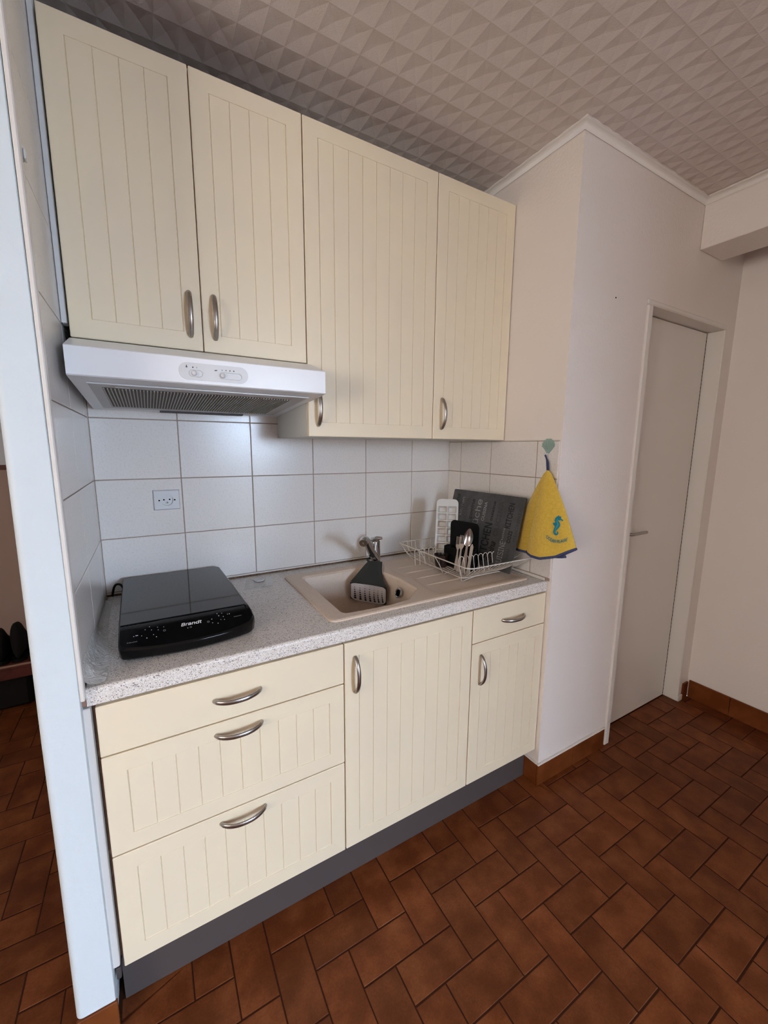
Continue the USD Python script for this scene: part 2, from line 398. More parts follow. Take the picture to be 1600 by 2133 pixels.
for y in (WIN2[0], (WIN2[0]+WIN2[1])/2-.025, WIN2[1]-.05): part(w2, 'frame_post', rb(-2.67, -2.62, y, y+.05, WIN2[2], WIN2[3], .004), 'white_paint')
for z in (WIN2[2], WIN2[3]-.05): part(w2, 'frame_rail', rb(-2.668, -2.622, WIN2[0]+.05, WIN2[1]-.05, z, z+.05, .004), 'white_paint')
# the closet block with the passage door
DX0, DX1 = 1.9634, 2.690
NHX, NHZ = 1.7454, 2.001
wc = thing('wall_closet', 'white painted wall with the passage door, its left return beside the kitchen', 'wall', kind='structure')
blk = (mb(XP, XR+.1, YP, .12, 0, ZC+.02) - mb(DX0, DX1, YP-.1, -.55, -.01, 2.037))
part(wc, 'masonry', blk, 'plaster')
part(wc, 'grout_bed', rb(XP-.0042, XP+.001, YP+.009, -.006, .905, 1.456, 0), 'grout')
ry = [0.0, -.098, -.3015, -.5535, YP+.004]
rz = [.9165, 1.1068, 1.311, 1.4555]
fr = ((XP, 0, 0), (0, -1, 0), (0, 0, 1), (-1, 0, 0))
for i in range(4):
    for j in range(3): wtile(wc, -ry[i] + (.006 if i == 0 else 0), -ry[i+1], rz[j], rz[j+1], fr)
part(wc, 'nail_hole', place(lathe([(.0030, -.001), (.0030, .0006), (.001, .0007)], 10), ((NHX, YP, NHZ), (1, 0, 0), (0, 0, 1), (0, -1, 0))), 'hole')
wr = thing('wall_right', 'plain white wall on the far right of the room', 'wall', kind='structure')
part(wr, 'masonry', rb(XR, XR+.12, REAR-.25, YP, 0, ZC+.02, 0), 'plaster')
wf = thing('wall_far', 'dim pinkish wall of the next room beyond the partition', 'wall', kind='structure')
part(wf, 'lower_wall', rb(-2.6, -.06, 1.48, 1.6, 0, 1.29, 0), 'far_wall_pink')
part(wf, 'upper_wall', rb(-2.6, -.06, 1.48, 1.6, 1.31, ZC+.01, 0), 'far_wall_white')
part(wf, 'dado_rail', rb(-2.6, -.1, 1.465, 1.6, 1.285, 1.312, .003), 'dark_red_wood')
wo = thing('wall_outer', 'white outer wall left of the next room', 'wall', kind='structure')
part(wo, 'masonry', mb(-2.7, -2.6, REAR-.25, 1.6, 0, ZC+.02) - mb(-3, -2, WIN2[0], WIN2[1], WIN2[2], WIN2[3]), 'plaster')
wre = thing('wall_rear', 'white rear wall around the balcony window', 'wall', kind='structure')
part(wre, 'masonry', mb(-2.6, XR, REAR-.20, REAR, 0, ZC+.02) - mb(WIN[0], WIN[1], REAR-1, REAR+1, WIN[2], WIN[3]), 'plaster')
w1 = thing('window_1', 'white framed balcony window opening in the rear wall', 'window', kind='structure')
for nm, b in (('frame_post', (WIN[0], WIN[0]+.05)), ('frame_post', (WIN[1]-.05, WIN[1]))):
    part(w1, nm, rb(b[0], b[1], REAR-.10, REAR-.04, WIN[2], WIN[3], .004), 'white_paint')
for z in (WIN[2], WIN[3]-.05): part(w1, 'frame_rail', rb(WIN[0]+.05, WIN[1]-.05, REAR-.10, REAR-.04, z, z+.05, .004), 'white_paint')
wn = thing('wall_near', 'white wall end behind the viewer, right of the opening to the living room', 'wall', kind='structure')
part(wn, 'masonry', rb(STUB, XR, -3.25, -3.15, 0, ZC+.02, 0), 'plaster')
# ceiling beam
BX0, BX1, BZ = 2.335, 2.545, 2.302
cbm = thing('ceiling_beam', 'white boxed ceiling beam running along the right wall', 'beam', kind='structure')
part(cbm, 'casing', rb(BX0, BX1, REAR, YP-.0005, BZ, ZC+.015, .003), 'plaster')
# crown moulding
def sweep_profile(path, prof, closed=False):
    """path: plan points; prof: (outward, z). outward = left-hand normal of travel"""
    P = np.array(path, float); rings = []
    for i in range(len(P)):
        ds = []
        if i > 0: ds.append((P[i]-P[i-1])/np.linalg.norm(P[i]-P[i-1]))
        if i < len(P)-1: ds.append((P[i+1]-P[i])/np.linalg.norm(P[i+1]-P[i]))
        ns = [np.array([d[1], -d[0]]) for d in ds]; n = sum(ns); n /= np.linalg.norm(n); n /= np.dot(n, ns[0])
        rings.append(np.array([(*(P[i] + n*o), z) for o, z in prof]))
    t = loft(rings)
    if t.volume < 0: t.invert()
    return t
prof = [(0.0002, ZC+.012), (0.0002, ZC-.023), (.003, ZC-.025), (.0045, ZC-.021)] + [(.006+.013*(1-math.cos(a)), ZC-.0195+.014*math.sin(a)) for a in np.linspace(0.1, math.pi/2-.1, 7)] + [(.0195, ZC-.005), (.022, ZC-.0035), (.022, ZC+.012)]
def crown(n, path, label):
    t = thing(n, label, 'moulding', kind='structure'); part(t, 'cornice', sweep_profile(path, prof), 'white_paint', smooth=35)
# outward is to the right of travel with the formula above
crown('trim_1', [(XP, -.01), (XP, YP), (BX0, YP), (BX0, REAR)], 'white cornice moulding along the top of the closet wall and beam')
# skirting tiles
SH = .0945
def skirt(name, label, runs, h=SH):
    t = thing(name, label, 'skirting', kind='structure')
    for (x0, y0, x1, y1, nx, ny) in runs:      # base line on the wall, outward normal
        L = math.hypot(x1-x0, y1-y0); u = ((x1-x0)/L, (y1-y0)/L, 0); k = max(1, round(L/.2)); st = L/k
        for q in range(k):
            b = rb(q*st+.0008, (q+1)*st-.0008, 0, h, 0, .010, .0015)
            part(t, 'skirting_tile', place(b, ((x0, y0, .0003), u, (0, 0, 1), (nx, ny, 0))), 'skirting')
skirt('baseboard_front', 'terracotta skirting tiles around the foot of the closet wall', [(XP-.0103, YP, 1.952, YP, 0, -1), (XP, YP, XP, -.575, -1, 0), (2.716, YP, 2.768, YP, 0, -1)])
skirt('baseboard_right', 'dark terracotta skirting tiles along the right wall', [(XR, YP-.0105, XR, -3.4, -1, 0)], .105)
skirt('baseboard_left', 'terracotta skirting tile under the end of the partition', [(-.100, YPIER+.006, -.0170, YPIER+.006, 0, -1)], .092)
# caulk lines over the skirting and the worktop joint
tr2 = thing('trim_2', 'white caulk line above the skirting tiles of the closet wall', 'trim', kind='structure')
part(tr2, 'caulk', rb(XP-.011, 1.955, YP-.011, YP-.0003, SH+.0005, SH+.006, .002), 'silicone')
part(tr2, 'caulk', rb(XP-.011, XP-.0003, YP-.0003, -.575, SH+.0005, SH+.006, .002), 'silicone')
tr3 = thing('trim_3', 'white silicone bead and brown joint along the back of the worktop', 'trim', kind='structure')
part(tr3, 'brown_joint', rb(XL+.001, XP-.008, -.0095, -.0045, .9042, .9105, .0008), 'brown_gap', label='brown stained joint')
part(tr3, 'silicone_bead', rb(XL+.001, XP-.008, -.0100, -.0065, .9107, .9165, .0015), 'silicone')
part(tr3, 'silicone_bead', rb(XP-.0068, XP-.0003, YP+.003, -.38, 1.4560, 1.4605, .0015), 'silicone')
part(tr3, 'silicone_bead', rb(XP-.0105, XP-.0065, -.632, -.011, .9042, .9165, .0015), 'silicone')

# ================================================================== DOOR
d1 = thing('door_1', 'plain white flush passage door with white frame and metal lever', 'door', (2.33, -.60, 0), kind='structure')
part(d1, 'door_leaf', rb(2.004, 2.6570, -.5906, -.551, .006, 2.011, .0015), 'white_paint')
part(d1, 'frame_post', rb(DX0+.0006, 2.000, -.667, -.551, 0, 2.0145, .004), 'white_paint')
part(d1, 'frame_post', rb(2.6645, DX1+.004, -.664, -.551, 0, 2.0145, .004), 'white_paint')
part(d1, 'frame_foot', rb(2.6645, 2.7105, -.669, -.6645, .0, .035, .004), 'white_paint')
part(d1, 'frame_head', rb(DX0+.0006, DX1-.0006, -.664, -.551, 2.015, 2.0365, .004), 'white_paint')
part(d1, 'shadow_gap', rb(2.6572, 2.6643, -.5895, -.552, .006, 2.011, 0), 'gap_dark')
lev = smoothpath([(2.092, -.592, 1.0265), (2.092, -.612, 1.0265), (2.097, -.622, 1.0265), (2.112, -.625, 1.0267), (2.160, -.625, 1.027), (2.222, -.624, 1.027)], 22)
hp = part(d1, 'door_handle', tube(lev, .0075, 10), 'nickel', smooth=50, label='short metal lever handle')
part(d1, 'door_handle_collar', place(lathe([(.012, 0), (.012, .004), (.009, .006)], 16), ((2.092, -.5907, 1.0265), (1, 0, 0), (0, 0, 1), (0, -1, 0))), 'nickel', smooth=40)

# ================================================================== CABINET FRONTS
def front(x0, x1, z0, z1, yf, planks=True, th=.019):
    g = .0013
    m = to_m(rb(x0+g, x1-g, yf, yf+th, z0+g, z1-g, .0018))
    if planks:
        a, b, c, d = x0+.0475, x1-.0475, z0+.0470, z1-.0470
        m = m - mb(a, b, yf-.01, yf+.0011, c, d)
        for zz in (c+.001, d-.001):
            e_ = CSO([[(zz-.001, yf-.004), (zz+.001, yf-.004), (zz+.001, yf+.0011), (zz, yf+.0019), (zz-.001, yf+.0011)]])
            m = m - Manifold.extrude(e_, b-a).transform(np.array([[0, 0, 1, a], [0, 1, 0, 0], [1, 0, 0, 0]], float))
        n = round((b-a)/.0505); st = (b-a)/n
        for k in range(n+1):
            x = min(max(a + k*st, a+.001), b-.001)
            w, dp = .0013, .0034
            tri = CSO([[(x-w, yf-.004), (x+w, yf-.004), (x+w, yf+.0011), (x, yf+dp), (x-w, yf+.0011)]])
            m = m - Manifold.extrude(tri, d-c).translate([0, 0, c])
    return m
def bow_handle(cx, cz, yf, vertical, L=.116):
    s = np.linspace(-1, 1, 25); rings = []
    a = np.arange(12)*2*math.pi/12
    for q in s:
        t = q*L/2; h = .0275*(1-abs(q)**2.3)**.8 + .0018       # rise of the bow
        dq = 1e-3; h2 = .0275*(1-min(abs(q+dq), 1)**2.3)**.8
        h1 = .0275*(1-min(abs(q-dq), 1)**2.3)**.8
        tg = np.array([L*dq, (h2-h1)]); tg /= np.linalg.norm(tg)
        w = .0062 + .0006*abs(q); th = .0036 + .0018*abs(q)**2
        if abs(q) > .97: w *= .8; th *= .7
        nx, nh = -tg[1], tg[0]
        pts = [(t + math.sin(k)*th*nx, h + math.sin(k)*th*nh, math.cos(k)*w) for k in a]
        rings.append([((cx + c, yf - max(b, .0003), cz + d) if not vertical else (cx + c, yf - max(b, .0003), cz + e)) for (c, b, d, e) in [((p[0], p[1], p[2], 0) if not vertical else (p[2], p[1], 0, p[0])) for p in pts]])
    t = loft([np.array(r) for r in rings])
    if t.volume < 0: t.invert()
    return t
def add_front(cab, name, x0, x1, z0, z1, yf, planks, handle, label=None):
    p = part(cab, name, front(x0, x1, z0, z1, yf, planks), 'cream', label=label)
    hx, hz, vert = handle
    part(p, 'handle', bow_handle(hx, hz, yf, vert), 'nickel', smooth=60, label='brushed metal bow handle')
B = .0006
cA = thing('base_cabinet', 'cream base cabinet with three wide drawers below the black hob', 'cabinet', (.30, -.32, .10), 'cream base cabinets')
part(cA, 'body', rb(.001, .5985, -.618, -.012, .155, .860, .001), 'melamine')
part(cA, 'side_edge', rb(-.0065, .0006, -.6135, -.598, .160, .856, .0005), 'chipboard', label='brown side edge of the carcass')
add_front(cA, 'drawer_front', 0, .5993, .7315, .8578, YB, False, (.2993, .794, False), 'smooth plain top drawer')
add_front(cA, 'drawer_front', 0, .5993, .4692, .7305, YB, True, (.2990, .6975, False))
add_front(cA, 'drawer_front', 0, .5993, .155, .4682, YB, True, (.2980, .4400, False))
cB = thing('base_cabinet', 'cream base cabinet with one tall plank door below the sink bowl', 'cabinet', (.85, -.32, .10), 'cream base cabinets')
part(cB, 'body', rb(.6005, 1.1, -.618, -.012, .155, .700, .001), 'melamine')
add_front(cB, 'door', .6003, 1.1003, .155, .8578, YB, True, (.6345, .752, True))
cC = thing('base_cabinet', 'narrow cream base cabinet with a small drawer over a plank door', 'cabinet', (1.30, -.32, .10), 'cream base cabinets')
part(cC, 'body', rb(1.1015, 1.478, -.618, -.012, .155, .860, .001), 'melamine')
add_front(cC, 'drawer_front', 1.1013, 1.4865, .7285, .8578, YB, False, (1.3015, .792, False), 'small plain drawer')
add_front(cC, 'door', 1.1013, 1.4865, .155, .7275, YB, True, (1.1445, .621, True))
pl = thing('plinth', 'dark grey plinth board under the cream base cabinets', 'plinth', (.74, -.58, 0))
part(pl, 'board', rb(-.010, 1.477, -.595, -.578, .001, .1535, .001), 'plinth_grey')
part(pl, 'end_clip', rb(-.0165, -.0065, -.640, -.597, .128, .160, .002), 'plinth_grey', label='small grey plastic clip at the left end')

UT, UB1, UB2 = 2.3824, 1.6866, 1.4591
wcabs = [('wall_cabinet', 'cream double-door wall cabinet above the range hood', 0., .6007, UB1, [(-.001, .3003, (.2695, 1.781)), (.3003, .6007, (.3325, 1.781))]),
         ('wall_cabinet', 'wide cream single-door wall cabinet right of the range hood', .6020, 1.1000, UB2, [(.6014, 1.1003, (.6345, 1.553))]),
         ('wall_cabinet', 'narrow cream single-door wall cabinet beside the closet wall', 1.1010, 1.4868, UB2, [(1.1003, 1.4868, (1.1395, 1.556))])]
for nm, lb, x0, x1, z0, doors in wcabs:
    t = thing(nm, lb, 'cabinet', ((x0+x1)/2, -.2, z0), 'cream wall cabinets')
    part(t, 'body', rb(x0+.0004, x1-.0004, YU+.021, -.0075, z0+.001, UT+.006, .001), 'melamine')
    for a, b, (hx, hz) in doors: add_front(t, 'door', a, b, z0, UT, YU, True, (hx, hz, True))
part('/World/wall_cabinet', 'top_rail', rb(.0004, .6003, YU+.024, -.0075, UT+.007, UT+.016, .001), 'gap_dark')

# ================================================================== WORKTOP
wt = thing('worktop', 'speckled light grey laminate worktop with a rounded front edge', 'worktop', (.74, -.32, .862))
yf, z0, z1 = -.6412, .8622, .9034
prof_w = [(-.0045, z0), (yf+.003, z0), (yf, z0+.003)] + [(yf+.009-.009*math.cos(a), z1-.009+.009*math.sin(a)) for a in np.linspace(0, math.pi/2, 7)] + [(-.0045, z1)]
wtm = Manifold.extrude(CSO([[(p[0], p[1]) for p in prof_w][::-1]]), 1.4985).transform(np.array([[0, 0, 1, -.0118], [1, 0, 0, 0], [0, 1, 0, 0]], float))
SX0, SX1, SY0, SY1 = .583, 1.446, -.588, -.088
cut = Manifold.extrude(CSO([list(rrect(SX0+.012, SX1-.012, SY0+.012, SY1-.012, .02).exterior.coords)[:-1]]), .2).translate([0, 0, .8])
part(wt, 'slab', wtm - cut, 'laminate', smooth=30)
part(wt, 'raw_end', rb(-.0255, -.0122, -.6395, -.615, .864, .884, .001), 'chipboard', label='bare brown chipboard end beside the partition')

# ================================================================== SINK
sk = thing('sink', 'beige composite sink with bowl left and ribbed drainer right', 'sink', (1.01, -.34, .90))
RT = .9105
outer = CSO([list(rrect(SX0, SX1, SY0, SY1, .025).exterior.coords)[:-1]])
body = Manifold.extrude(outer, .0068).translate([0, 0, RT-.0068])
lip = Manifold.hull(Manifold.extrude(outer.offset(-.0005, m3.JoinType.Round), .001).translate([0, 0, RT-.0035]) + Manifold.extrude(outer.offset(-.004, m3.JoinType.Round), .0012).translate([0, 0, RT-.0012])) + Manifold.extrude(outer, .0045).translate([0, 0, RT-.0070])
under = Manifold.hull(Manifold.extrude(CSO([list(rrect(.625, .995, -.565, -.13, .06).exterior.coords)[:-1]]), .001).translate([0, 0, RT-.008]) + Manifold.extrude(CSO([list(rrect(.655, .965, -.535, -.16, .06).exterior.coords)[:-1]]), .001).translate([0, 0, .712]))
drn = Manifold.extrude(CSO([list(rrect(.985, 1.43, -.572, -.105, .03).exterior.coords)[:-1]]), .02).translate([0, 0, RT-.0205])
body = lip + under + drn
# bowl: irregular hexagon-like outline as in the photograph (corner cut towards the drainer)
bo = Polygon([(.642, -.548), (.80, -.556), (.885, -.545), (.965, -.475), (.972, -.34), (.955, -.285), (.955, -.215), (.895, -.142), (.645, -.142)]).buffer(-.02).buffer(.02, quad_segs=6)
bi = affinity.translate(affinity.scale(bo, .86, .86), -.004, -.004)
def cs(poly): return CSO([list(poly.exterior.coords)[:-1]])
bowl = Manifold.hull(Manifold.extrude(cs(bo), .02).translate([0, 0, RT-.004]) + Manifold.extrude(cs(bi), .001).translate([0, 0, .735]) + Manifold.extrude(cs(affinity.scale(bi, .93, .93)), .001).translate([0, 0, .7265]))
rimcut = Manifold.hull(Manifold.extrude(cs(bo.buffer(.0075)), .001).translate([0, 0, RT]) + Manifold.extrude(cs(bo), .001).translate([0, 0, RT-.0065]))
body = body - bowl - rimcut
# sunken drainer with raised ribs, a deeper trough beside the bowl
dp = Polygon([(1.012, -.562), (1.41, -.562), (1.425, -.545), (1.425, -.13), (1.41, -.115), (1.04, -.115), (1.012, -.15)])
body = body - Manifold.hull(Manifold.extrude(cs(dp), .001).translate([0, 0, RT]) + Manifold.extrude(cs(dp.buffer(-.008)), .02).translate([0, 0, RT-.0052]))
part(sk, 'basin', body, 'composite', smooth=38)
for y, xa in ((-.205, 1.05), (-.283, 1.045), (-.362, 1.040), (-.447, 1.030)):
    rg = [np.array([(x, y+(q-.5)*.016, RT-.0056 + .0026*math.sin(math.pi*q)*min(1, (x-xa)/.03)) for q in np.linspace(0, 1, 9)]) for x in (xa, xa+.03, 1.38, 1.405)]
    rg = [np.vstack([r_, r_[::-1]*[1, 1, 0] + [0, 0, RT-.0062]]) for r_ in rg]
    part(sk, 'drainer_rib', loft(rg), 'composite', smooth=50)
# overflow on the bowl's right side, waste in the bottom
on_ = np.array([-.86, 0, .27]); on_ /= np.linalg.norm(on_)
ofr = ((.9475, -.385, .868), (0, 1, 0), np.cross(on_, (0, 1, 0)), on_)
ovf = part(sk, 'overflow', place(lathe([(.020, -.002), (.020, .003), (.0165, .005), (.013, .003), (.013, -.001)], 24), ofr), 'chrome', smooth=40, label='round chrome overflow ring')
part(sk, 'overflow_hole', place(lathe([(.0125, -.001), (.0125, .0012)], 20), ofr), 'hole')
part(sk, 'waste', lathe([(.045, .7266), (.045, .729), (.038, .731), (.03, .7275), (.003, .7275)], 28, (.79, -.36, 0)), 'chrome', smooth=40)

# ================================================================== FAUCET
fb = np.array([.988, -.118, RT])
fa = thing('faucet', 'chrome mixer tap with a slanted spout behind the sink bowl', 'faucet', fb)
part(fa, 'body', lathe([(.029, .0), (.029, .006), (.0255, .010), (.0245, .06), (.0235, .098), (.024, .100), (.024, .103), (.0205, .109), (.001, .110)], 28, fb + (0, 0, .0003)), 'chrome', smooth=35)
sp = smoothpath([fb+(-.006, -.012, .032), fb+(-.05, -.062, .078), fb+(-.098, -.118, .132), fb+(-.122, -.146, .154), fb+(-.137, -.163, .155)], 24)
part(fa, 'spout', tube(sp, np.linspace(.0185, .0150, 24), 16), 'chrome', smooth=50)
ax = np.array([-.62, -.72, -.30]); ax /= np.linalg.norm(ax); e1 = np.cross(ax, (0, 0, 1)); e1 /= np.linalg.norm(e1)
part(fa, 'aerator', place(lathe([(.0145, -.010), (.0168, -.006), (.0172, .012), (.0162, .018), (.012, .019), (.001, .017)], 22), (sp[-1], e1, np.cross(ax, e1), ax)), 'chrome', smooth=40)
lv = [fb+(.0, .0, .1105), fb+(.004, -.004, .116), fb+(.016, -.014, .119), fb+(.026, -.022, .121)]
part(fa, 'lever', cat_([tube(smoothpath(lv, 14), np.linspace(.013, .0055, 14), 12), lathe([(.0205, .1105), (.0225, .114), (.017, .1205), (.001, .123)], 24, fb)]), 'chrome', smooth=50)

# ================================================================== SPONGE HOLDER
sh = thing('sponge_holder', 'dark grey hanging sponge holder with a pale perforated pocket on the faucet', 'sponge holder', (.91, -.24, .80))
pc = smoothpath([(.832, -.196), (.868, -.212), (.905, -.246), (.922, -.282), (.926, -.325)], 30)
zt, zb = .874, .797
def pocket_pt(s, t):
    i = s*(len(pc)-1); k = min(int(i), len(pc)-2); p = pc[k]*(1-(i-k)) + pc[k+1]*(i-k)
    d = pc[k+1]-pc[k]; n = np.array([-d[1], d[0]]); n /= np.linalg.norm(n)
    if n @ np.array([-1, -1]) < 0: n = -n
    bul = .016*math.sin(math.pi*min(max(s, 0), 1))**.5*(.5+.5*math.sin(math.pi*t))
    z = zt + (zb-zt)*t - .006*math.sin(math.pi*s) + .010*(abs(2*s-1)**3)*t
    q = p + n*bul
    return np.array([q[0], q[1], z]), np.array([n[0], n[1], 0])
S, T = 46, 22
holes = np.zeros((T, S), bool)
V = np.array([[pocket_pt(i/S, j/T)[0] for i in range(S+1)] for j in range(T+1)])
# perforated front: polygon sheet with round holes, triangulated and wrapped on the pocket surface
sheet = rrect(0, 1, 0, 1, .12)
hl = []
for r_ in range(7):
    for c_ in range(7):
        s0 = .085 + c_*.138 + (.02*r_/6); t0 = .10 + r_*.125
        rr = .010 + .0048*r_
        hl.append(affinity.scale(Polygon([(s0+math.cos(a), t0+math.sin(a)) for a in np.arange(10)*2*math.pi/10]), rr*.85, rr*1.75, origin=(s0, t0)))
from shapely.ops import unary_union
perf = sheet.difference(unary_union(hl))
ex = trimesh.creation.extrude_polygon(perf, .0022, engine='earcut')
ex = trimesh.Trimesh(*trimesh.remesh.subdivide_to_size(ex.vertices, ex.faces, .06))
W = np.array([pocket_pt(v[0], v[1])[0] + pocket_pt(v[0], v[1])[1]*(.001+v[2]) for v in ex.vertices])
part(sh, 'pocket', trimesh.Trimesh(W, ex.faces, process=False), 'caddy_pink', label='pale pinkish grey pocket with rows of round holes')
inner = []
for t_ in np.linspace(-.02, 1.04, 8):
    f_ = [pocket_pt(s_, min(max(t_, 0), 1)) for s_ in np.linspace(0, 1, 16)]
    f_ = [(p - n*.002 + np.array([0, 0, (zb-zt)*(t_-min(max(t_, 0), 1))])) for p, n in f_]
    b_ = [np.array([x+.010*math.sin(math.pi*s_), y+.018*math.sin(math.pi*s_)+.004, f_[k][2]]) for k, (s_, (x, y)) in enumerate(zip(np.linspace(0, 1, 16), pc[np.linspace(0, 29, 16).astype(int)]))][::-1]
    inner.append(np.array(f_ + b_))
part(sh, 'liner', loft(inner), 'caddy_grey', smooth=40)
nk = fb + np.array([-.020, -.030, .018])
strap = []
for t_ in np.linspace(0, 1, 9):
    wl_ = np.array([.836, -.188, .876])*(t_) + np.array([nk[0]-.030, nk[1]-.004, .940])*(1-t_)
    wr_ = np.array([.930, -.318, .872])*(t_) + np.array([nk[0]+.026, nk[1]-.026, .934])*(1-t_)
    k_ = .35*math.sin(math.pi*t_)*.06
    mid = (wl_+wr_)/2; wl_ = wl_ + (mid-wl_)*k_*4; wr_ = wr_ + (mid-wr_)*k_*4
    n_ = np.array([-.72, -.58, .38]); bulge = .012*math.sin(math.pi*t_)
    row = [wl_*(1-q)+wr_*q + n_*(bulge + .010*math.sin(math.pi*q)) for q in np.linspace(0, 1, 9)]
    row += [wl_*(1-q)+wr_*q + n_*(bulge + .010*math.sin(math.pi*q) - .003) for q in np.linspace(1, 0, 9)]
    strap.append(np.array(row))
part(sh, 'hanging_strap', loft(strap), 'caddy_grey', smooth=50)
part(sh, 'neck_ring', tube([nk + (math.cos(a)*.029, math.sin(a)*.029, .0035 + .010*math.cos(a-2.4)) for a in np.arange(24)*2*math.pi/24], .005, 8, closed=True), 'caddy_grey', smooth=60)

# ================================================================== RANGE HOOD
HX0, HX1, HYF = .0005, .6045, -.515
hd = thing('range_hood', 'white slim range hood under the double-door wall cabinet', 'range hood', (.3, -.26, 1.55))
def hz(y): return 1.543 - .064*y           # underside slopes down to the wall
hp_ = [(-.0068, 1.5436), (HYF+.03, hz(HYF+.03)+.002), (HYF+.003, 1.5785), (HYF, 1.581), (HYF, 1.6405), (HYF+.002, 1.6425), (YU-.023, 1.6805), (YU+.004, 1.6855), (-.0068, 1.6855)]
hm = Manifold.extrude(CSO([[(a, b) for a, b in hp_]]), HX1-HX0)
if hm.volume() < 1e-6: hm = Manifold.extrude(CSO([[(a, b) for a, b in hp_][::-1]]), HX1-HX0)
hm = hm.transform(np.array([[0, 0, 1, HX0], [1, 0, 0, 0], [0, 1, 0, 0]], float))
# slanted right end of the top, notch where the wall cabinet's side stands
hm = hm - mb(.6005, .7, YU-.006, .1, 1.3, 1.9)
tri = Manifold.extrude(CSO([[(.601, YU-.03), (.6055, HYF+.02), (.62, YU-.03)]]), .2).translate([0, 0, 1.644])
# sunken filter field
ff = Manifold.hull(cat_ and Manifold.extrude(CSO([[(.030, -.455), (.575, -.455), (.575, -.045), (.030, -.045)]]), .03).transform(np.array([[1, 0, 0, 0], [0, 1, 0, 0], [0, -.064, 1, 1.543-.026]], float)))
hm = hm - ff
part(hd, 'casing', hm, 'hood_white', smooth=20)
def on_under(x, y, dz=0): return (x, y, hz(y)+dz)
def slab_under(x0, x1, y0, y1, d0, d1):
    P = [on_under(x, y, d) for d in (d0, d1) for y in (y0, y1) for x in (x0, x1)]
    return trimesh.convex.convex_hull(np.array(P))
part(hd, 'filter_panel', slab_under(.0305, .5745, -.4545, -.0455, .0002, .0036), 'hood_grey', label='grey underside panel')
GA = (.056, .536, -.405, -.088)
grl = part(hd, 'filter_grille', slab_under(*GA, -.0006, -.0001), 'filter_dark', label='dark ribbed grease filter')
ribs = []
for k in range(61):
    x = GA[0] + .003 + k*(GA[1]-GA[0]-.006)/60
    ribs.append(slab_under(x-.0013, x+.0013, GA[2]+.002, GA[3]-.002, -.0030, -.0003))
part(grl, 'ribs', cat_(ribs), 'filter_rib', label='pale narrow ribs')
part(hd, 'lip_rail', slab_under(.030, .575, -.457, -.448, -.0012, -.0001), 'hood_white')
part(hd, 'filter_latch', slab_under(.085, .115, -.424, -.414, -.0018, .0001), 'hood_grey')
part(hd, 'lamp_slot', slab_under(.19, .465, -.040, -.016, -.0035, .0005), 'print_grey', label='dark slot at the back of the underside')
# slide control field
cp = part(hd, 'control_plate', extrude(rrect(.2225, .3865, 1.5885, 1.6295, .0200, 8), .0016, ((0, HYF-.0001, 0), (1, 0, 0), (0, 0, 1), (0, -1, 0))), 'plastic_white', label='rounded control plate')
for (a, b, kx) in ((.2445, .2765, .2565), (.3150, .3705, .3235)):
    z_ = 1.6045
    ring = rrect(a, b, z_-.0085, z_+.0085, .0084, 8)
    part(cp, 'slot_rim', extrude(ring.difference(ring.buffer(-.0011)), .0016, ((0, HYF-.0018, 0), (1, 0, 0), (0, 0, 1), (0, -1, 0))), 'hood_grey')
    part(cp, 'slide_knob', place(lathe([(.0062, 0), (.0060, .003), (.0045, .0050), (.001, .0056)], 18), ((kx, HYF-.0018, z_), (1, 0, 0), (0, 0, 1), (0, -1, 0))), 'plastic_white', smooth=50)
mk = []
def dot(x, z, w, h): mk.append(trimesh.creation.box(bounds=[(x-w/2, HYF-.0024, z-h/2), (x+w/2, HYF-.0018, z+h/2)]))
dot(.2405, 1.6185, .0034, .0030); dot(.2405, 1.6215, .0016, .003)
dot(.2545, 1.6185, .003, .003); dot(.2635, 1.6185, .001, .003)
for q in np.linspace(0, 1, 4): dot(.3065+.002*(q > .4), 1.6150+.0018*q, .0052, .0008)
for k, xx in enumerate((.3225, .332, .3415, .351)): dot(xx, 1.6180, .0012+.0006*k, .0028)
part(cp, 'symbols', cat_(mk), 'print_grey', label='small grey printed symbols', kind='stuff')
part(hd, 'end_stud', place(lathe([(.0035, 0), (.0035, .004), (.001, .005)], 12), ((HX1-.0002, -.505, 1.583), (0, 1, 0), (0, 0, 1), (1, 0, 0))), 'plastic_white')

# ================================================================== HOB
hb = thing('induction_hob', 'black portable glass induction hob on the left of the worktop', 'hob', (.205, -.29, .9034))
def hobring(z, inset, bulge=.022):
    xa0, xa1 = .036+inset, .352-inset                   # back
    pts = [(xa0, -.022-inset), (xa1-.012, -.022-inset), (xa1, -.034-inset)]
    pts += [(xa1+.010, -.30), (xa1+.014, -.44)]
    pts += [(xa1+.019, -.500), (xa1+.020, -.530+inset), (xa1+.008, -.548+inset)]
    for q in np.linspace(.9, .1, 9): pts.append((xa0+.010 + (xa1-xa0-.002)*q, -.552+inset - bulge*math.sin(math.pi*q)**1.0))
    pts += [(xa0+.016, -.555+inset), (xa0+.0095, -.540+inset), (xa0+.009, -.50), (xa0+.008, -.44), (xa0+.004, -.25)]
    return np.array([(x, y, z(x, y) if callable(z) else z) for x, y in pts])
def ztop(x, y): return .9675 if y > -.478 else .9675 - .030*min(1., (-.478-y)/.085)**1.25
shell = [hobring(.9062, .010), hobring(.914, .002), hobring(lambda x, y: min(.935, ztop(x, y)-.006), 0.), hobring(lambda x, y: ztop(x, y)-.003, .0005), hobring(ztop, .004)]
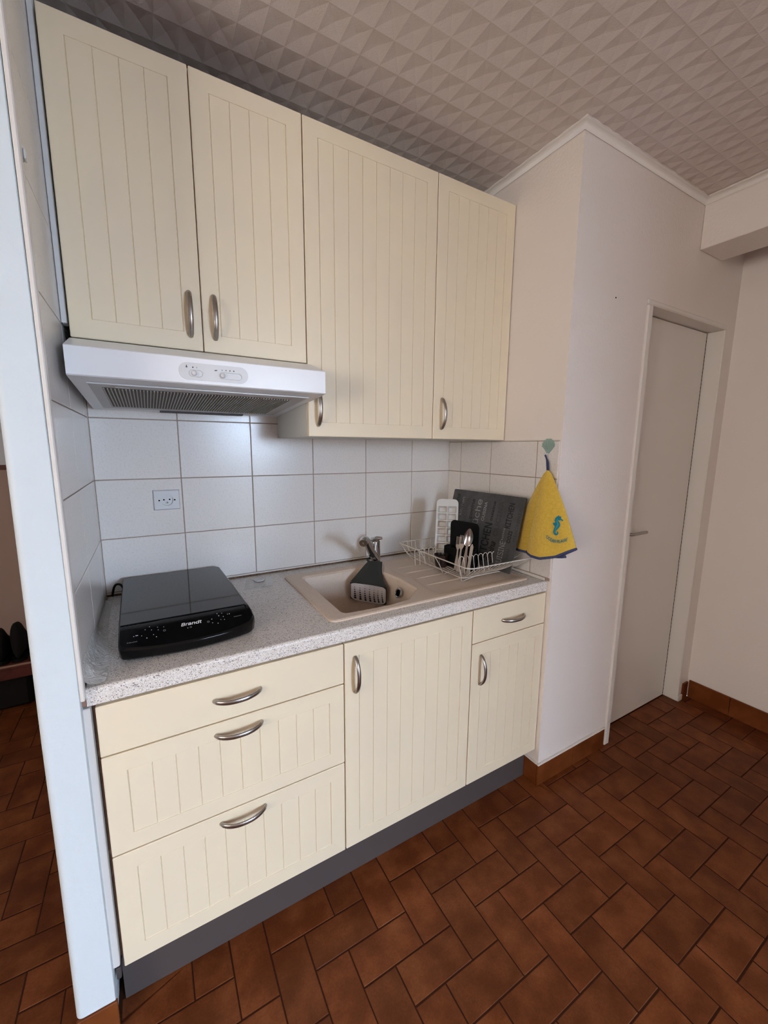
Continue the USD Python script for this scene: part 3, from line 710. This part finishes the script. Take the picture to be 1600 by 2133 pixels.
# top surface triangulated through shapely so that the front slope stays smooth
top = shell[-1]; pt = Polygon(top[:, :2])
tt = trimesh.creation.extrude_polygon(pt, .001, engine='earcut')
sv, sf = trimesh.remesh.subdivide_to_size(tt.vertices, tt.faces, .02)
topm = trimesh.Trimesh(sv, sf); keep = topm.triangles_center[:, 2] > .0005; keep &= topm.face_normals[:, 2] > .5
topm.update_faces(keep); topm.vertices[:, 2] = [ztop(x, y) for x, y in topm.vertices[:, :2]]
part(hb, 'housing', cat_([loft(shell, True, False), topm]), 'black_gloss', smooth=45)
gp = Polygon([(.0385, -.030), (.334, -.030), (.346, -.042), (.3575, -.473), (.049, -.473)]).buffer(-.003).buffer(.003)
part(hb, 'glass_plate', extrude(gp, .0022, ((0, 0, .9677), (1, 0, 0), (0, 1, 0), (0, 0, 1))), 'black_glass', label='dark glass cooking plate')
for x, y in ((.075, -.08), (.32, -.08), (.08, -.52), (.33, -.52)): part(hb, 'foot', lathe([(.014, .9037), (.014, .9061)], 16, (x, y, 0)), 'black_plastic')
def on_front(m, cx, cy, ang, mat_, nm, lb=None):
    c_, s_ = math.cos(ang), math.sin(ang); V = np.array(m.vertices)
    X = cx + V[:, 0]*c_ - V[:, 1]*s_; Y = cy + V[:, 0]*s_ + V[:, 1]*c_
    Z = np.array([ztop(x, y) for x, y in zip(X, Y)]) + .0002 + V[:, 2]
    part(hb, nm, trimesh.Trimesh(np.c_[X, Y, Z], m.faces, process=False), mat_, label=lb, kind='stuff' if 'touch' in nm else None)
tx = meshkit.text_mesh('Brandt', .0105, .0003, bold=True); tx.vertices[:, 0] *= 1.12; tx.vertices[:, 0] += tx.vertices[:, 1]*.25
on_front(tx, .1845, -.5185, .0, 'print_white', 'lettering', 'white brand lettering')
def marks(lst): return cat_([trimesh.creation.extrude_polygon(Polygon([(x+r*math.cos(a), y+r*math.sin(a)) for a in np.arange(6)*math.pi/3]), .0002, engine='earcut') for x, y, r in lst])
ring_ = lambda x, y, r: trimesh.creation.extrude_polygon(sbox(x, y, x, y).buffer(r).difference(sbox(x, y, x, y).buffer(r*.62)), .0002, engine='earcut')
mL = [(.104, -.498, .0011), (.096, -.517, .0011), (.118, -.503, .0010), (.122, -.520, .0010), (.132, -.497, .0012), (.133, -.507, .0011), (.107, -.527, .0013), (.128, -.529, .0012), (.146, -.500, .0010), (.114, -.490, .0010)]
mR = [(.262, -.505, .0012), (.281, -.497, .0016), (.262, -.519, .0011), (.292, -.503, .0011), (.284, -.513, .0010), (.275, -.524, .0012), (.290, -.489, .0010), (.278, -.487, .0010), (.293, -.515, .0010), (.304, -.497, .0012), (.309, -.497, .0014)]
MS = -.008
on_front(marks(mL + [(.079, -.514, .0012), (.084, -.513, .0014), (.087, -.513, .0014)] + mR + [(.201, -.520, .0011)]), 0, MS, 0, 'print_white', 'touch_marks', 'small white touch symbols')
on_front(cat_([ring_(.147, -.513, .0032), ring_(.252, -.512, .0032), ring_(.208, -.519, .0026)]), 0, MS, 0, 'print_dim', 'touch_rings')
t2 = meshkit.text_mesh('Induction', .0036, .0002); on_front(t2, .064, -.541, -.02, 'print_dim', 'small_print')
t3 = meshkit.text_mesh('Induction', .0034, .0002); on_front(t3, .318, -.521, .02, 'print_dim', 'small_print')
part(hb, 'power_cord', tube(smoothpath([(.040, -.06, .925), (.028, -.035, .950), (.014, -.022, .948), (.004, -.020, .925), (.001, -.026, .909)], 20), .0038, 8), 'black_plastic', smooth=60)

# ================================================================== SOCKET
so = thing('wall_socket', 'white square wall socket on the tiles above the hob', 'socket', (.190, -.006, 1.234))
sfr = ((0, -.0062, 0), (1, 0, 0), (0, 0, 1), (0, -1, 0))
plate = Manifold.hull(mb(.1475, .2333, -.0085, -.0062, 1.1983, 1.2703) + mb(.151, .2298, -.0145, -.012, 1.2018, 1.2668))
wellc = Manifold.cylinder(.03, .0198, .0198, 32).transform(np.array([[1, 0, 0, .1915], [0, 0, -1, -.0072], [0, 1, 0, 1.2335]], float))
part(so, 'cover_plate', plate - wellc, 'plastic_white', smooth=25)
part(so, 'well', place(lathe([(.0196, .0003), (.0196, .0011), (.001, .0012)], 28), ((.1915, -.0062, 1.2335), (1, 0, 0), (0, 0, 1), (0, -1, 0))), 'plastic_white')
part(so, 'earth_tab', rb(.1865, .1925, -.0098, -.0076, 1.2205, 1.2255, .0005), 'hood_grey')
for x, z, r in ((.1815, 1.2345, .0026), (.2000, 1.2350, .0026), (.1915, 1.2238, .0029)):
    part(so, 'pin_hole', place(lathe([(r, 0), (r, .0007)], 14), ((x, -.0074, z), (1, 0, 0), (0, 0, 1), (0, -1, 0))), 'hole')
for x in (.1665, .2160): part(so, 'screw_hole', place(lathe([(.0027, 0), (.0027, .0004)], 14), ((x, -.0144, 1.2335), (1, 0, 0), (0, 0, 1), (0, -1, 0))), 'hole')

# ================================================================== SMALL THINGS ON THE WORKTOP AND LEFT WALL
td = thing('sink_stopper', 'flat round white stopper lying on a clear wrapper left of the sink', 'stopper', (.485, -.085, .9034))
part(td, 'disc', lathe([(.019, .9062), (.0205, .9072), (.0205, .9098), (.019, .9108), (.001, .9110)], 30, (.487, -.083, 0)), 'plastic_white', smooth=35)
gx, gy = np.meshgrid(np.linspace(.428, .532, 22), np.linspace(-.165, -.058, 18))
gz = .9037 + .0085*np.abs(meshkit.fbm(np.stack([gx*38, gy*38, 0*gx], -1), 3, 4)-.45) * (1-np.clip(1.6-np.hypot((gx-.487)/.020, (gy+.083)/.020), 0, 1))
gx = gx + (gy+.11)*.25
V = np.stack([gx, gy, gz], -1).reshape(-1, 3); F = []
for j in range(17):
    for i in range(21): a = j*22+i; F += [(a, a+1, a+23), (a, a+23, a+22)]
part(td, 'wrapper', trimesh.Trimesh(V, np.array(F), process=False), 'film', smooth=40, label='clear crinkled plastic wrapper')
# wrinkled film sealing the worktop against the left wall
ny_, nx_ = 60, 16
V = []
for j in range(ny_):
    y = -.055 - j*(.632-.055)/(ny_-1); wv = .020 + .022*np.interp(-y, [.05, .3, .45, .6, .64], [0, .15, .7, 1., .7])
    hv = .004 + .05*np.interp(-y, [.05, .3, .45, .58, .64], [0.05, .2, .75, .9, .3])
    for i in range(nx_):
        a = i/(nx_-1)*math.pi/2
        x = XL + .0008 + wv*(1-math.cos(a))**1.0; z = .9041 + hv*(1-math.sin(a))
        c = .013*(meshkit.fbm(np.array([[x*60, y*45, z*60]]), 4, 9)[0]-.5)*math.sin(min(a*2, math.pi/2))*np.interp(-y, [.05, .35, .5], [.3, .6, 1.6])
        V.append((max(x+c*.7, XL+.0006), y, max(z+abs(c), .9039)))
F = []
for j in range(ny_-1):
    for i in range(nx_-1): a = j*nx_+i; F += [(a, a+1, a+nx_+1), (a, a+nx_+1, a+nx_)]
single('sealing_film', trimesh.Trimesh(np.array(V), np.array(F), process=False), 'film', 'wrinkled clear plastic strip sealing the left end of the worktop against the tiles', 'plastic strip', smooth=50)
cd = thing('cable_duct', 'narrow white cable duct running up the left wall beside the cabinets', 'cable duct', (-.011, -.335, 1.72))
part(cd, 'channel', rb(XL+.0003, -.0042, -.3530, -.322, 1.7215, 2.468, .003), 'plastic_white', smooth=20)
part(cd, 'cover', rb(XL+.0008, -.0050, -.3560, -.3533, 1.7220, 2.4675, .001), 'plastic_white')
ch = thing('wall_clip', 'tiny white plastic clip on the edge of the left partition', 'clip', (-.012, -.615, 1.945))
part(ch, 'base', rb(XL+.0003, -.0120, -.628, -.610, 1.934, 1.958, .002), 'plastic_white')
part(ch, 'hook', rb(-.0119, -.0085, -.630, -.614, 1.932, 1.950, .0015), 'plastic_white')

# ================================================================== DISH RACK
RZ = 1.002
rk = thing('dish_rack', 'white wire dish rack standing on the sink drainer', 'dish rack', (1.28, -.36, RT))
rim = rrect(1.095, 1.455, -.615, -.140, .03, 5)
rim3 = [(x, y, RZ) for x, y in list(rim.exterior.coords)[:-1]]
part(rk, 'rim', tube(rim3, .0024, 8, closed=True), 'rack_white', smooth=60)
low = [(x, y, .921) for x, y in list(rrect(1.175, 1.405, -.490, -.150, .02, 4).exterior.coords)[:-1]]
part(rk, 'bottom_frame', tube(low, .0018, 6, closed=True), 'rack_white', smooth=60)
def wire(n, pts, r=.0014): part(rk, n, tube(pts, r, 6), 'rack_white', smooth=60)
for x in np.linspace(1.125, 1.43, 15):                       # slats from the back rim, under the floor, up to the front rim
    xb = 1.18 + (x-1.125)*(1.40-1.18)/.305
    wire('slat_wire', smoothpath([(x, -.140, RZ), (x, -.150, RZ-.035), (xb, -.165, .9235), (xb, -.30, .9225), (xb, -.478, .9235), (xb*.6+x*.4, -.535, .948), (x, -.615, RZ)], 30), .0013)
for y0, yb in ((-.150, -.150), (-.315, -.262), (-.415, -.372), (-.560, -.488)):   # side supports with feet
    wire('side_wire', [(1.0955, y0, RZ), (1.135, (y0+yb)/2-.004, RZ-.045), (1.172, yb, .9125), (1.185, yb, .9085), (1.20, yb, .9125), (1.245, yb, .9185), (1.405, yb, .9185), (1.43, yb, .955), (1.4548, y0*.7+yb*.3, RZ)], .0016)
def arches(n, xs_, y, z0, h, w):
    for x in xs_:
        wire(n, [(x + w*math.cos(a), y - .012*math.sin(a), z0 + (h*math.sin(a) if a <= math.pi else 0)) for a in np.linspace(0, math.pi, 12)], .0014)
for x in np.linspace(1.195, 1.400, 9):
    wire('plate_loop', [(x-.0125, -.470, .925), (x-.0125, -.462, .965)] + [(x - .0125*math.cos(a), -.458, .985 + .014*math.sin(a)) for a in np.linspace(0, math.pi, 9)] + [(x+.0125, -.462, .965), (x+.0125, -.470, .925)])
for x in np.linspace(1.122, 1.222, 5):
    wire('plate_loop', [(x-.0125, -.262, .925), (x-.0125, -.257, .960)] + [(x - .0125*math.cos(a), -.255, .980 + .014*math.sin(a)) for a in np.linspace(0, math.pi, 9)] + [(x+.0125, -.257, .960), (x+.0125, -.262, .925)])

# ================================================================== THINGS IN THE RACK
def plane(p00, p10, p01):
    o, a, b = map(np.array, (p00, p10, p01)); u = a-o; v = b-o; w_, h_ = np.linalg.norm(u), np.linalg.norm(v)
    u = u/w_; v = v - u*(v @ u); v /= np.linalg.norm(v); n = np.cross(u, v)
    return o, u, v, n, w_, h_
# cutting board: u runs from the back (left in view) to the front, v up
o, u, v, n, bw, bh = plane((1.345, -.145, .9275), (1.365, -.560, .9275), (1.421, -.130, 1.230))
if n @ np.array([-1., 0, 0]) < 0: n = -n
cb = thing('cutting_board', 'dark grey cutting board printed with kitchen words, leaning in the dish rack', 'cutting board', o)
part(cb, 'board', extrude(rrect(0, bw, 0, bh, .006), .006, (o, u, v, n)), 'board_grey')
def word(t, u0, v0, h, length, m_, bold=False, slant=0.):
    tx_ = meshkit.text_mesh(t, h, .0003, bold=bold); b_ = tx_.bounds; tx_.vertices[:, 0] -= b_[0][0]
    tx_.vertices[:, 0] *= length/(b_[1][0]-b_[0][0]); tx_.vertices[:, 0] += slant*tx_.vertices[:, 1]
    # reads upwards: x -> +v ; letter tops point towards -u
    part(cb, 'printed_word', place(tx_, (o + n*.0061 + u*u0 + v*v0, v, -u, n)), m_)
word('cucina', .046, .205, .020, .085, 'board_black', True, .2)
word('kitchen', .080, .195, .017, .085, 'board_light')
word('KUCHNIA', .114, .150, .020, .130, 'board_dim', True)
word('cocina', .146, .185, .017, .090, 'board_black', True, .25)
word('Küche', .190, .135, .031, .145, 'board_light')
word('CUSINA', .222, .188, .015, .085, 'board_light', True)
word('KITCHEN', .274, .020, .040, .165, 'board_black', True)
word('cuisine', .268, .196, .013, .085, 'board_black', True)
word('CUCINA', .312, .135, .024, .150, 'board_dim', True)
word('Cocina', .312, .018, .028, .090, 'board_black', True, .3)
word('KITCHEN', .368, .178, .027, .105, 'board_black', True)
word('CUISINE', .362, .014, .028, .108, 'board_light')
word('kuchnia', .346, .126, .011, .050, 'board_light')
word('COZI', .384, .120, .017, .050, 'board_black', True)
word('KEUKEN', .392, .014, .014, .080, 'board_dim', True)
word('KUCHNIA', .408, .13, .014, .14, 'board_dim', True)
# ice cube tray
o, u, v, n, tw, th_ = plane((1.222, -.244, .9350), (1.298, -.309, .9350), (1.252, -.166, 1.200))
if n @ np.array([-1., -.3, 0]) < 0: n = -n
it = thing('ice_cube_tray', 'white plastic ice cube tray standing upright in the dish rack', 'ice tray', o)
tw, th_ = .102, .268
rim_t = unary_union([rrect(0, tw, 0, th_, .012), sbox(tw*.12, th_-.03, tw*.88, th_+.004).buffer(.008)])
def tcs(poly, h): return Manifold.extrude(CSO([list(poly.exterior.coords)[:-1]]), h)
trm = tcs(rrect(.002, tw-.002, .002, th_+.004, .020), .003) + tcs(rrect(.006, tw-.006, .004, th_-.022, .006), .024).translate([0, 0, -.022])
for r_ in range(7):
    for c_ in range(2):
        x0, y0 = .0095 + c_*.0425, .009 + r_*.0335
        trm = trm - Manifold.hull(tcs(rrect(x0, x0+.0400, y0, y0+.0295, .003), .001).translate([0, 0, .0035]) + tcs(rrect(x0+.006, x0+.0340, y0+.005, y0+.0245, .003), .001).translate([0, 0, -.0195]))
part(it, 'tray', place(tm(trm), (o, u, v, n)), 'tray_white')
# black cutlery holder
hc = np.array([1.260, -.375, .925]); ha = math.radians(-78)          # u runs back->front
uu = np.array([math.cos(ha), math.sin(ha), 0]); nn = np.array([uu[1], -uu[0], 0]); 
if nn[0] > 0: nn = -nn
hl_ = thing('cutlery_holder', 'black plastic cutlery holder with a tall rounded back in the dish rack', 'cutlery holder', hc)
hw = .146
bp = rrect(-hw/2, hw/2, 0, .194, .022, 6)
part(hl_, 'back_panel', extrude(bp, .004, (hc - nn*.026, uu, (0, 0, 1), nn)), 'black_plastic')
cup = Manifold.extrude(CSO([list(rrect(-hw/2, hw/2, -.0218, .026, .012).exterior.coords)[:-1]]), .085) - Manifold.extrude(CSO([list(rrect(-hw/2+.003, hw/2-.003, -.0195, .023, .010).exterior.coords)[:-1]]), .2).translate([0, 0, .003])
part(hl_, 'cup', place(tm(cup), (hc, uu, nn, (0, 0, 1))), 'black_plastic')
# cutlery leaning against the holder's front
def cutlery(kind):
    """in local coordinates: handle foot at the origin, length along +z, face towards -y; returns mesh"""
    ms = [loft([np.array([(-w, -t, z), (w, -t, z), (w*1.05, 0, z), (w, t, z), (-w, t, z), (-w*1.05, 0, z)]) for z, w, t in ((0, .0055, .001), (.004, .0095, .0014), (.05, .0085, .0014), (.09, .0045, .0013), (.118, .0038, .0013))])]
    if kind == 'fork':
        pal = Polygon([(-.0038, .116), (.0038, .116), (.0125, .136), (.0125, .148), (-.0125, .148), (-.0125, .136)])
        ms.append(extrude(pal, .0016, ((0, .0008, 0), (1, 0, 0), (0, 0, 1), (0, -1, 0))))
        for k in range(4): x = -.0108 + k*.0072; ms.append(rb(x-.0017, x+.0017, -.0024, .0002, .146, .192, .0006))
    elif kind == 'spoon':
        R_ = []
        for q in np.linspace(0, 1, 14):
            z = .114 + q*.070; w = .0045 + .0165*math.sin(math.pi*min(1, q*1.02))**.62 if q < .99 else .003
            R_.append(np.array([(w*math.cos(a), .007*(math.sin(math.pi*q))*(abs(math.sin(a)))-.0016 if math.sin(a) > 0 else .007*(math.sin(math.pi*q))*abs(math.sin(a)) - .0002, z) for a in np.arange(14)*2*math.pi/14]))
        R2 = []
        for q in np.linspace(0, 1, 14):
            z = .114 + q*.070; w = max(.0035, .0185*(math.sin(math.pi*(.08+.92*q)))**.6 if q < 1 else .002); d = .008*math.sin(math.pi*q)
            up_ = [(w*c, d*(1-c*c), z) for c in np.linspace(-1, 1, 9)]; dn = [(w*c, d*(1-c*c)+.0014, z) for c in np.linspace(1, -1, 9)]
            R2.append(np.array(up_+dn))
        ms.append(loft(R2))
    elif kind == 'knife':
        ms = [loft([np.array([(-w, -t, z), (w, -t, z), (w, t, z), (-w, t, z)]) for z, w, t in ((0, .006, .002), (.004, .009, .003), (.085, .0075, .003), (.09, .008, .0012), (.16, .0085, .001), (.175, .002, .0008))])]
    return cat_(ms)
def stand(name, kind, foot, head, label, mat_='steel', group=None):
    foot, head = np.array(foot), np.array(head); w_ = (head-foot)/np.linalg.norm(head-foot)
    y_ = -np.array([CAM[0]-foot[0], CAM[1]-foot[1], 0]); y_ -= w_*(y_ @ w_); y_ /= np.linalg.norm(y_); x_ = np.cross(y_, w_)
    c = thing(name, label, name.replace('_', ' '), foot, group)
    k_ = np.linalg.norm(head-foot)/{'fork': .192, 'spoon': .184, 'knife': .175}[kind]
    m_ = place(cutlery(kind), (foot, x_*k_, y_*k_, w_*k_))
    if kind == 'knife':
        part(c, 'blade_and_handle', m_, mat_, smooth=35)
    else:
        V_ = np.array(cutlery(kind).vertices)[:, 2]
        fz = V_[m_.faces].mean(1); hnd = fz < .1135
        a = trimesh.Trimesh(m_.vertices, m_.faces[hnd], process=False); b = trimesh.Trimesh(m_.vertices, m_.faces[~hnd], process=False)
        part(c, 'handle', a, mat_, smooth=35); part(c, 'tines' if kind == 'fork' else 'bowl', b, mat_, smooth=35)
stand('table_fork', 'fork', (1.205, -.430, .9265), (1.228, -.424, 1.076), 'steel fork with tines up leaning beside the spoon in the rack')
stand('table_spoon', 'spoon', (1.205, -.458, .9265), (1.228, -.464, 1.110), 'steel spoon with bowl up leaning beside the fork in the rack')
stand('table_fork', 'fork', (1.212, -.405, .9265), (1.228, -.402, 1.066), 'second steel fork half hidden left behind the front fork')
stand('table_knife', 'knife', (1.208, -.482, .9265), (1.226, -.484, 1.052), 'dull metal knife right of the spoon in the rack', 'nickel')
cu = thing('cup', 'small dark brown cup beside the white ice tray in the rack', 'cup', (1.195, -.330, .925))
part(cu, 'bowl', lathe([(.020, .925), (.024, .928), (.030, .975), (.031, .979), (.029, .979), (.0275, .974), (.022, .932), (.001, .931)], 28, (1.195, -.330, 0)), 'cup_brown', smooth=35)
part(cu, 'ear', tube([(1.195+.030*math.cos(3.9) + .016*math.sin(a)*math.cos(3.9), -.330+.030*math.sin(3.9) + .016*math.sin(a)*math.sin(3.9), .952+.016*math.cos(a)) for a in np.linspace(0.1, math.pi-.1, 12)], .0035, 8), 'cup_brown', smooth=60)

# ================================================================== HOOK AND TOWEL
XT = XP - TT                                    # tile face
hk = thing('shell_hook', 'pale teal shell-shaped suction hook on the tiles', 'hook', (XT, -.607, 1.43))
fan = []
for k in range(25):
    a = math.radians(-8 + k*(196/24)); r = .034*(1 + .06*abs(math.sin(k*math.pi/3))) * (.62 + .38*math.sin(max(0, min(math.pi, a)))**.5 if 0 < a < math.pi else .62)
    fan.append((r*math.cos(a)*1.0, .018*0 + r*math.sin(a)*.95))
fan = Polygon([(0, -.026), (-.006, -.020)] + fan[::-1] + [(.006, -.020)]).buffer(0)
part(hk, 'shell', extrude(fan, .004, ((XT-.0003, -.6065, 1.4305), (0, -1, 0), (0, 0, 1), (-1, 0, 0))), 'shell_teal')
rd = [tube([(XT-.0048, -.6065 - .002*math.cos(a), 1.4305-.014), (XT-.0052, -.6065 - .030*math.cos(a), 1.4305 + .027*math.sin(a))], .0011, 6) for a in np.radians(np.linspace(12, 168, 9))]
part(hk, 'shell_ribs', cat_(rd), 'shell_teal')
part(hk, 'peg', tube(smoothpath([(XT-.002, -.6065, 1.407), (XT-.012, -.609, 1.403), (XT-.024, -.611, 1.401), (XT-.028, -.612, 1.410)], 14), .0026, 8), 'plastic_white', smooth=60)
AP = np.array([1.462, -.6265, 1.3475])
tw_ = thing('hand_towel', 'yellow terry hand towel with blue hem and seahorse hanging from the shell hook', 'towel', AP)
def flap(outline, zb_fn, nb=40, sag=.9):
    """closed plan outline at the hem; lofts from the apex"""
    C = smoothpath(outline, nb, closed=True); rings_ = []
    for t in np.linspace(0, 1, 20):
        k = t**sag; ring = []
        for (x, y) in C:
            p = np.array([AP[0]*(1-k)+x*k, AP[1]*(1-k)+y*k]); c0 = np.array([AP[0], AP[1]])
            d = p - c0; L_ = np.linalg.norm(d)+1e-9
            p = p + d/L_*.006*math.sin(math.pi*t)*.8 + d/L_*.006*(1-t)
            ring.append((p[0], p[1], AP[2] + (zb_fn(x, y)-AP[2])*t))
        rings_.append(np.array(ring))
    return C, rings_
z_l = lambda x, y: 1.018 - .02*max(0, (-.50-y))*3
back_out = [(1.474, -.462), (1.460, -.466), (1.444, -.490), (1.434, -.530), (1.446, -.580), (1.456, -.615), (1.452, -.690), (1.458, -.722), (1.466, -.728), (1.472, -.700), (1.476, -.600), (1.478, -.520)]
C1, R1 = flap(back_out, lambda x, y: np.interp(-y, [.478, .52, .58, .66, .73], [1.021, 1.012, 1.010, 1.013, 1.026]))
front_out = [(1.440, -.606), (1.422, -.594), (1.404, -.600), (1.393, -.630), (1.394, -.668), (1.408, -.705), (1.424, -.745), (1.446, -.772), (1.458, -.776), (1.456, -.752), (1.446, -.700), (1.440, -.640)]
zfr = lambda x, y: np.interp(-y, [.594, .63, .67, .72, .776], [1.024, 1.015, 1.014, 1.030, 1.068])
C2, R2 = flap(front_out, zfr, 56)
part(tw_, 'back_fold', loft(R1), 'towel_yellow', smooth=60)
part(tw_, 'front_fold', loft(R2), 'towel_yellow', smooth=60)
def hem(R): 
    a = R[-1]; m_ = []
    c = a.mean(0)
    up_ = R[-1] + (R[-2]-R[-1])*.40
    out = lambda q, s_: q + np.array([(q[0]-c[0]), (q[1]-c[1]), 0])/max(1e-6, np.hypot(q[0]-c[0], q[1]-c[1]))*s_
    ring_a = np.array([out(q, .0012) for q in up_]); ring_b = np.array([out(q, .0026) for q in a - np.array([0, 0, .001])]); ring_c = a - np.array([0, 0, .003])
    return loft([ring_a, ring_b, ring_c], False, True)
part(tw_, 'blue_hem', hem(R1), 'towel_blue', smooth=50, label='dark blue hem'); part(tw_, 'blue_hem', hem(R2), 'towel_blue', smooth=50, label='dark blue hem')
lp = smoothpath([(1.462, -.6235, 1.344), (1.463, -.619, 1.375), (1.4605, -.613, 1.3985), (1.459, -.6105, 1.404), (1.4585, -.613, 1.400), (1.461, -.6255, 1.375), (1.462, -.6295, 1.344)], 30)
part(tw_, 'hanging_loop', tube(lp, .0030, 8), 'towel_blue', smooth=60, label='dark blue hanging loop')
# embroidery wrapped on the front fold: (s along the outline, t down)
A2 = np.array(R2)
def fold_pt(yq, zq):
    """point of the camera-side surface of the front fold at height zq and lateral yq"""
    t = (AP[2]-zq)/(AP[2]-1.02)
    for _ in range(5):
        i = min(max(t*19, 0), 18.999); k = int(i); ring = A2[k]*(1-(i-k)) + A2[k+1]*(i-k); nx = np.roll(ring, -1, 0)
        hit = np.nonzero(((ring[:, 1]-yq)*(nx[:, 1]-yq) <= 0) & (abs(ring[:, 1]-nx[:, 1]) > 1e-9))[0]
        if len(hit):
            f_ = (yq-ring[hit, 1])/(nx[hit, 1]-ring[hit, 1]); c_ = ring[hit] + (nx[hit]-ring[hit])*f_[:, None]; p = c_[np.argmin(c_[:, 0])]
        else: p = ring[np.argmin(abs(ring[:, 1]-yq))]
        t *= (AP[2]-zq)/(AP[2]-p[2])
    return np.array([p[0], yq if len(hit) else p[1], zq])
def wrap(m_, off=.0018):
    V_ = np.array(m_.vertices); W_ = []
    for x, y, z in V_:
        p = fold_pt(x, y); W_.append(p + np.array([-.80, -.60, .1])*(off + .0012 + z))
    F_ = np.array(m_.faces)
    return trimesh.Trimesh(np.array(W_), F_, process=False)
def stroke(pts, wd):
    P_ = smoothpath(pts, 40); n_ = len(P_); ws = np.interp(np.linspace(0, 1, n_), np.linspace(0, 1, len(wd)), wd)
    d_ = np.gradient(P_, axis=0); d_ /= np.linalg.norm(d_, axis=1, keepdims=True); nn_ = np.c_[-d_[:, 1], d_[:, 0]]
    return Polygon(np.vstack([P_ + nn_*ws[:, None], (P_ - nn_*ws[:, None])[::-1]])).buffer(0)
# seahorse drawn in a 1x2 box, x right in view (towards -y), y up
body_ = stroke([(.46, 1.86), (.34, 1.72), (.36, 1.52), (.52, 1.30), (.58, 1.08), (.48, .84), (.40, .62), (.40, .38), (.54, .22), (.72, .26), (.74, .42), (.64, .50)], [.13, .15, .14, .18, .22, .20, .15, .11, .09, .07, .05, .02])
head_ = unary_union([sbox(.40, 1.66, .66, 1.90).buffer(.06), Polygon([(.60, 1.70), (.98, 1.56), (.96, 1.66), (.62, 1.84)]), Polygon([(.38, 1.92), (.46, 2.08), (.56, 1.94)])])
fin_ = unary_union([Polygon([(.42, 1.36), (.06, 1.28), (.14, 1.10), (.34, .98)]), Polygon([(.30, 1.66), (.14, 1.52), (.34, 1.44)])])
sea = unary_union([body_, head_, fin_]).buffer(.015)
if sea.geom_type != 'Polygon': sea = max(sea.geoms, key=lambda g: g.area)
sx, sy = .033, .0375
sea = affinity.affine_transform(sea.simplify(.006), [-sx, 0, 0, sy, -.690, 1.106])
def dense(poly, h, s=.004):
    e_ = trimesh.creation.extrude_polygon(poly, h, engine='earcut')
    return trimesh.Trimesh(*trimesh.remesh.subdivide_to_size(e_.vertices, e_.faces, s), process=False)
ms = wrap(dense(sea, .0008)); ms.invert() if ms.face_normals[:, 0].mean() > 0 else None
part(tw_, 'seahorse', ms, 'thread_teal', label='teal embroidered seahorse')
inn = stroke([(.44, 1.72), (.40, 1.52), (.56, 1.26), (.56, 1.04), (.46, .80), (.42, .56), (.46, .34), (.58, .27), (.68, .34)], [.03, .05, .06, .08, .07, .05, .04, .03, .015])
inn = affinity.affine_transform(inn.simplify(.006), [-sx, 0, 0, sy, -.690, 1.106])
mi = wrap(dense(inn, .0008), .0030); mi.invert() if mi.face_normals[:, 0].mean() > 0 else None
part(tw_, 'seahorse_belly', mi, 'thread_light', label='lighter teal stitching along the seahorse')
txt = meshkit.text_mesh('OCEAN PLAGE', .0115, .0006, bold=True); b_ = txt.bounds; V_ = np.array(txt.vertices); w_ = b_[1][0]-b_[0][0]
q_ = (V_[:, 0]-b_[0][0])/w_ - .5
txt.vertices = np.c_[-.714 - q_*.070, 1.083 + V_[:, 1] + .055*q_*q_, V_[:, 2]]
txt = trimesh.Trimesh(*trimesh.remesh.subdivide_to_size(txt.vertices, txt.faces, .006), process=False)
part(tw_, 'lettering', wrap(txt), 'thread_teal', label='teal curved lettering')

# ================================================================== NEXT ROOM: LOW SHOE BENCH
bn = thing('shoe_bench', 'low dark red wooden bench in the next room behind the partition', 'bench', (-.85, 1.2, 0))
part(bn, 'seat_board', rb(-1.35, -.40, 1.06, 1.44, .245, .272, .003), 'dark_red_wood')
part(bn, 'front_edging', rb(-1.35, -.40, 1.052, 1.0595, .262, .273, .002), 'chipboard', label='pale front edging')
part(bn, 'apron', rb(-1.34, -.41, 1.075, 1.095, .185, .2445, .002), 'dark_red_wood')
for x in (-1.33, -.45): part(bn, 'leg', rb(x, x+.04, 1.075, 1.43, 0.0005, .2445, .002), 'dark_red_wood')
bx = thing('storage_box', 'black fabric box on the floor under the low bench', 'box', (-.9, 1.25, 0))
part(bx, 'body', rb(-1.25, -.505, 1.10, 1.42, .0008, .165, .02), 'black_matte')
part(bx, 'lid', rb(-1.255, -.50, 1.098, 1.425, .1655, .182, .004), 'black_matte')
def shoe(c, label, s=1.0):
    t = thing('shoe', label, 'shoe', (c[0], c[1], .272), 'black shoes on the bench')
    R_ = []
    for y, w, h in ((-.105, .022, .030), (-.09, .035, .055), (-.04, .043, .070), (.01, .040, .105), (.05, .037, .150), (.09, .036, .158), (.115, .028, .150), (.125, .012, .12)):
        a = np.linspace(0, 2*math.pi, 20, endpoint=False)[::-1]
        R_.append(np.array([(c[0] + s*w*.80*math.cos(q), c[1] - y, .2905 + s*h*.60*(1+math.sin(q))) for q in a]))
    part(t, 'upper', loft(R_), 'black_matte', smooth=60)
    part(t, 'sole', extrude(rrect(-.033, .033, -.130, .112, .030), .018, ((c[0], c[1], .2722), (1, 0, 0), (0, 1, 0), (0, 0, 1))), 'black_plastic')
shoe((-.612, 1.20), 'black shoe on the low bench, the one nearer the picture edge', .92)
shoe((-.540, 1.205), 'black shoe on the low bench, the one touching the partition edge', 1.02)
